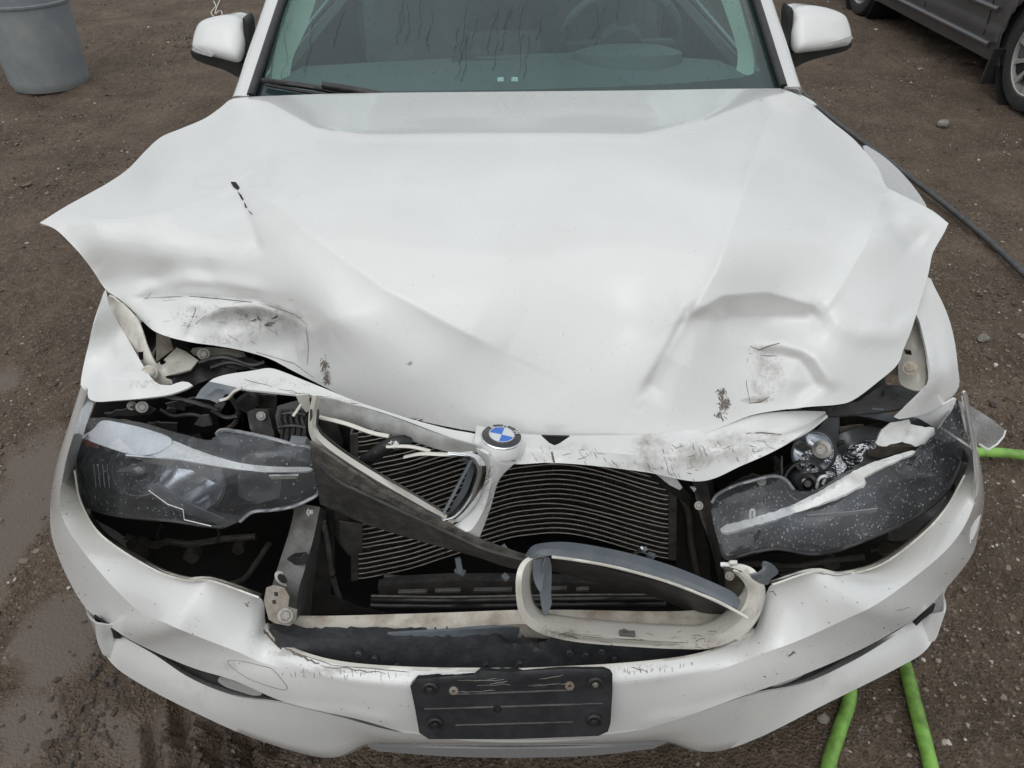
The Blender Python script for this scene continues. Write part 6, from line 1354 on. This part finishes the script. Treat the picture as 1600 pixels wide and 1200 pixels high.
for _ in range(20): x = r.uniform(960, 1090); y = 1042-(x-960)*.09+r.uniform(3, 10); L2_.append((wiggle(x, y, x+r.uniform(-2, 2), y+r.uniform(3, 9), 3, .4, r), .0004))
strokes('paint_scratches', fascia, L2_, SCR)
L3_ = [([(188, 470), (225, 466), (262, 464), (300, 463), (345, 467), (392, 472), (430, 480), (462, 492), (480, 508)], .0008), ([(304, 468), (306, 482), (300, 500), (292, 514)], .0005), ([(306, 506), (318, 496), (345, 482), (372, 480)], .0004), ([(478, 510), (482, 540), (480, 570)], .0006), ([(336, 545), (400, 550), (460, 568), (490, 590)], .0006), ([(1170, 552), (1196, 556), (1214, 556)], .0006), ([(1168, 560), (1166, 600), (1172, 628)], .0005), ([(1170, 630), (1188, 628), (1202, 620)], .0010), ([(1172, 541), (1186, 547), (1200, 541), (1218, 536)], .0011), ([(1384, 290), (1392, 292), (1400, 296)], .0007)]
for cx, cy, sx, sy, n in ((508, 568, 4, 6, 26), (511, 588, 4, 7, 30), (1127, 612, 6, 5, 22), (1131, 632, 5, 9, 36), (1124, 646, 5, 2, 10)):
    for _ in range(n): x, y = cx+r.normal(0, sx*.8), cy+r.normal(0, sy*.8); a = r.normal(1.5, .5); ln = r.uniform(3, 9); L3_.append((wiggle(x, y, x+math.cos(a)*ln, y+math.sin(a)*ln, 4, .8, r), r.uniform(.0003, .0014)))
for _ in range(30): x, y = r.uniform(210, 470), r.uniform(470, 540); a = r.normal(.2, .5); ln = r.uniform(3, 22); L3_.append((wiggle(x, y, x+math.cos(a)*ln, y+math.sin(a)*ln, 4, .6, r), r.uniform(.0002, .0004)))
for _ in range(6): x, y = 410+r.normal(0, 10), 500+r.normal(0, 6); L3_.append((wiggle(x, y, x+r.uniform(4, 14), y+r.normal(0, 3), 5, 2, r), .0016))
strokes('paint_scratches', hood, L3_, SCR)
for rg in [ring]:
    L4_ = [(wiggle(x, y, x+r.uniform(6, 30), y+r.uniform(-2, 4), 5, .8, r), r.uniform(.0003, .0009)) for x, y in zip(r.uniform(850, 1120, 24), r.uniform(985, 1012, 24))]
    L4_ += [(wiggle(870, 990, 905, 996, 8, 2, r), .0018), (wiggle(1082, 998, 1104, 1002, 7, 1.5, r), .0014), ([(850, 978), (900, 992), (980, 999), (1060, 1004), (1110, 1002)], .0010)]
    strokes('paint_scratches', rg, L4_, SCR)
stem = [o for o in car.children if o.name.startswith('grille_stem')][0]
strokes('paint_scratches', stem, [(wiggle(770, 728+i*7, 763+r.uniform(-6, 4), 738+i*7, 4, 1.4, r), .0007) for i in range(12)], SCR)
flap = [o for o in car.children if o.name.startswith('nose_flap')][0]
strokes('paint_scratches', flap, [(wiggle(x, 592+.28*(x-380), x+r.uniform(10, 50), 592+.28*(x-380)+r.uniform(0, 12), 6, .7, r), .0006) for x in r.uniform(380, 640, 16)], SCR)
strokes('paint_scratches', pl, [(wiggle(x, y, x+r.uniform(8, 60), y-r.uniform(0, 5), 5, .6, r), r.uniform(.0003, .0009)) for x, y in zip(r.uniform(700, 880, 14), r.uniform(1060, 1085, 14))], mat('rubbed_plastic', (.22, .20, .17), .6))
strokes('rim_marks', fascia, [([(x, y) for x, y in wiggle(R0[i][0], R0[i][1]+3, R0[i+1][0], R0[i+1][1]+3, 7, .6, r)], .0008) for i in (4, 5, 9, 10, 11, 19, 20)], SCR)

# bay clutter: hoses, plugs and brackets in the dim light behind the lamps and the core
BAYM = mat('dusty_bay_plastic', (.06, .057, .053), .5, noise=(30, .8, (.14, .13, .11)), bump=(60, .4, .003))
r = np.random.default_rng(5)
for pts, y0, rad in (([(196, 838), (240, 852), (262, 846), (300, 850), (350, 842), (400, 838)], .40, .007), ([(330, 812), (342, 830), (338, 846), (318, 850), (300, 856)], .34, .0025), ([(420, 850), (400, 880), (380, 905), (350, 915)], .36, .006), ([(1140, 885), (1180, 880), (1240, 885), (1290, 876), (1350, 870)], .38, .007),
      ([(1360, 860), (1390, 850), (1420, 846), (1450, 820)], .40, .005), ([(1180, 905), (1210, 892), (1260, 890)], .34, .003), ([(505, 815), (512, 850), (520, 900), (530, 935)], .31, .006), ([(600, 900), (640, 905), (700, 903), (780, 905)], .33, .006),
      ([(1060, 770), (1075, 800), (1080, 850), (1090, 900)], .42, .007), ([(360, 620), (372, 640), (368, 660), (352, 672)], .46, .005), ([(250, 640), (270, 650), (300, 648), (330, 656)], .47, .004), ([(1300, 700), (1320, 690), (1345, 700), (1360, 712)], .47, .004), ([(440, 600), (450, 612), (470, 616)], .44, .003)):
    tube('cable', [(a, c, 'y', y0) for a, c in pts], rad, BAYM if rad > .004 else DGREY, car, res=8)
for cx, cy, sx, sy, y0 in ((215, 858, 16, 7, .37), (300, 872, 14, 9, .42), (372, 858, 12, 10, .44), (1386, 862, 16, 7, .40), (1300, 884, 14, 7, .42), (1230, 898, 12, 6, .40), (512, 880, 8, 14, .35), (1072, 830, 9, 16, .46), (338, 640, 10, 6, .47), (268, 642, 9, 5, .48), (1336, 706, 12, 6, .49), (1216, 730, 8, 10, .44), (640, 915, 14, 4, .34), (930, 912, 18, 4, .34)):
    n = int(r.integers(6, 9)); pts = [(cx+sx*math.cos(t)*r.uniform(.7, 1.1), cy+sy*math.sin(t)*r.uniform(.7, 1.1)) for t in np.linspace(0, 2*math.pi, n, endpoint=False)]
    o = patch('plug_housing', pts, ('y', y0), BAYM, .022, 5, car, wob=.002)
for px, py, y0 in ((206, 634, .45), (300, 690, .44), (408, 650, .41), (1190, 752, .35), (1140, 900, .245), (486, 800, .285), (1092, 790, .345)):
    p = W(px, py, 'y', y0); bolt('bay_bolt', p, to_cam(p), .0055, STEEL, car)
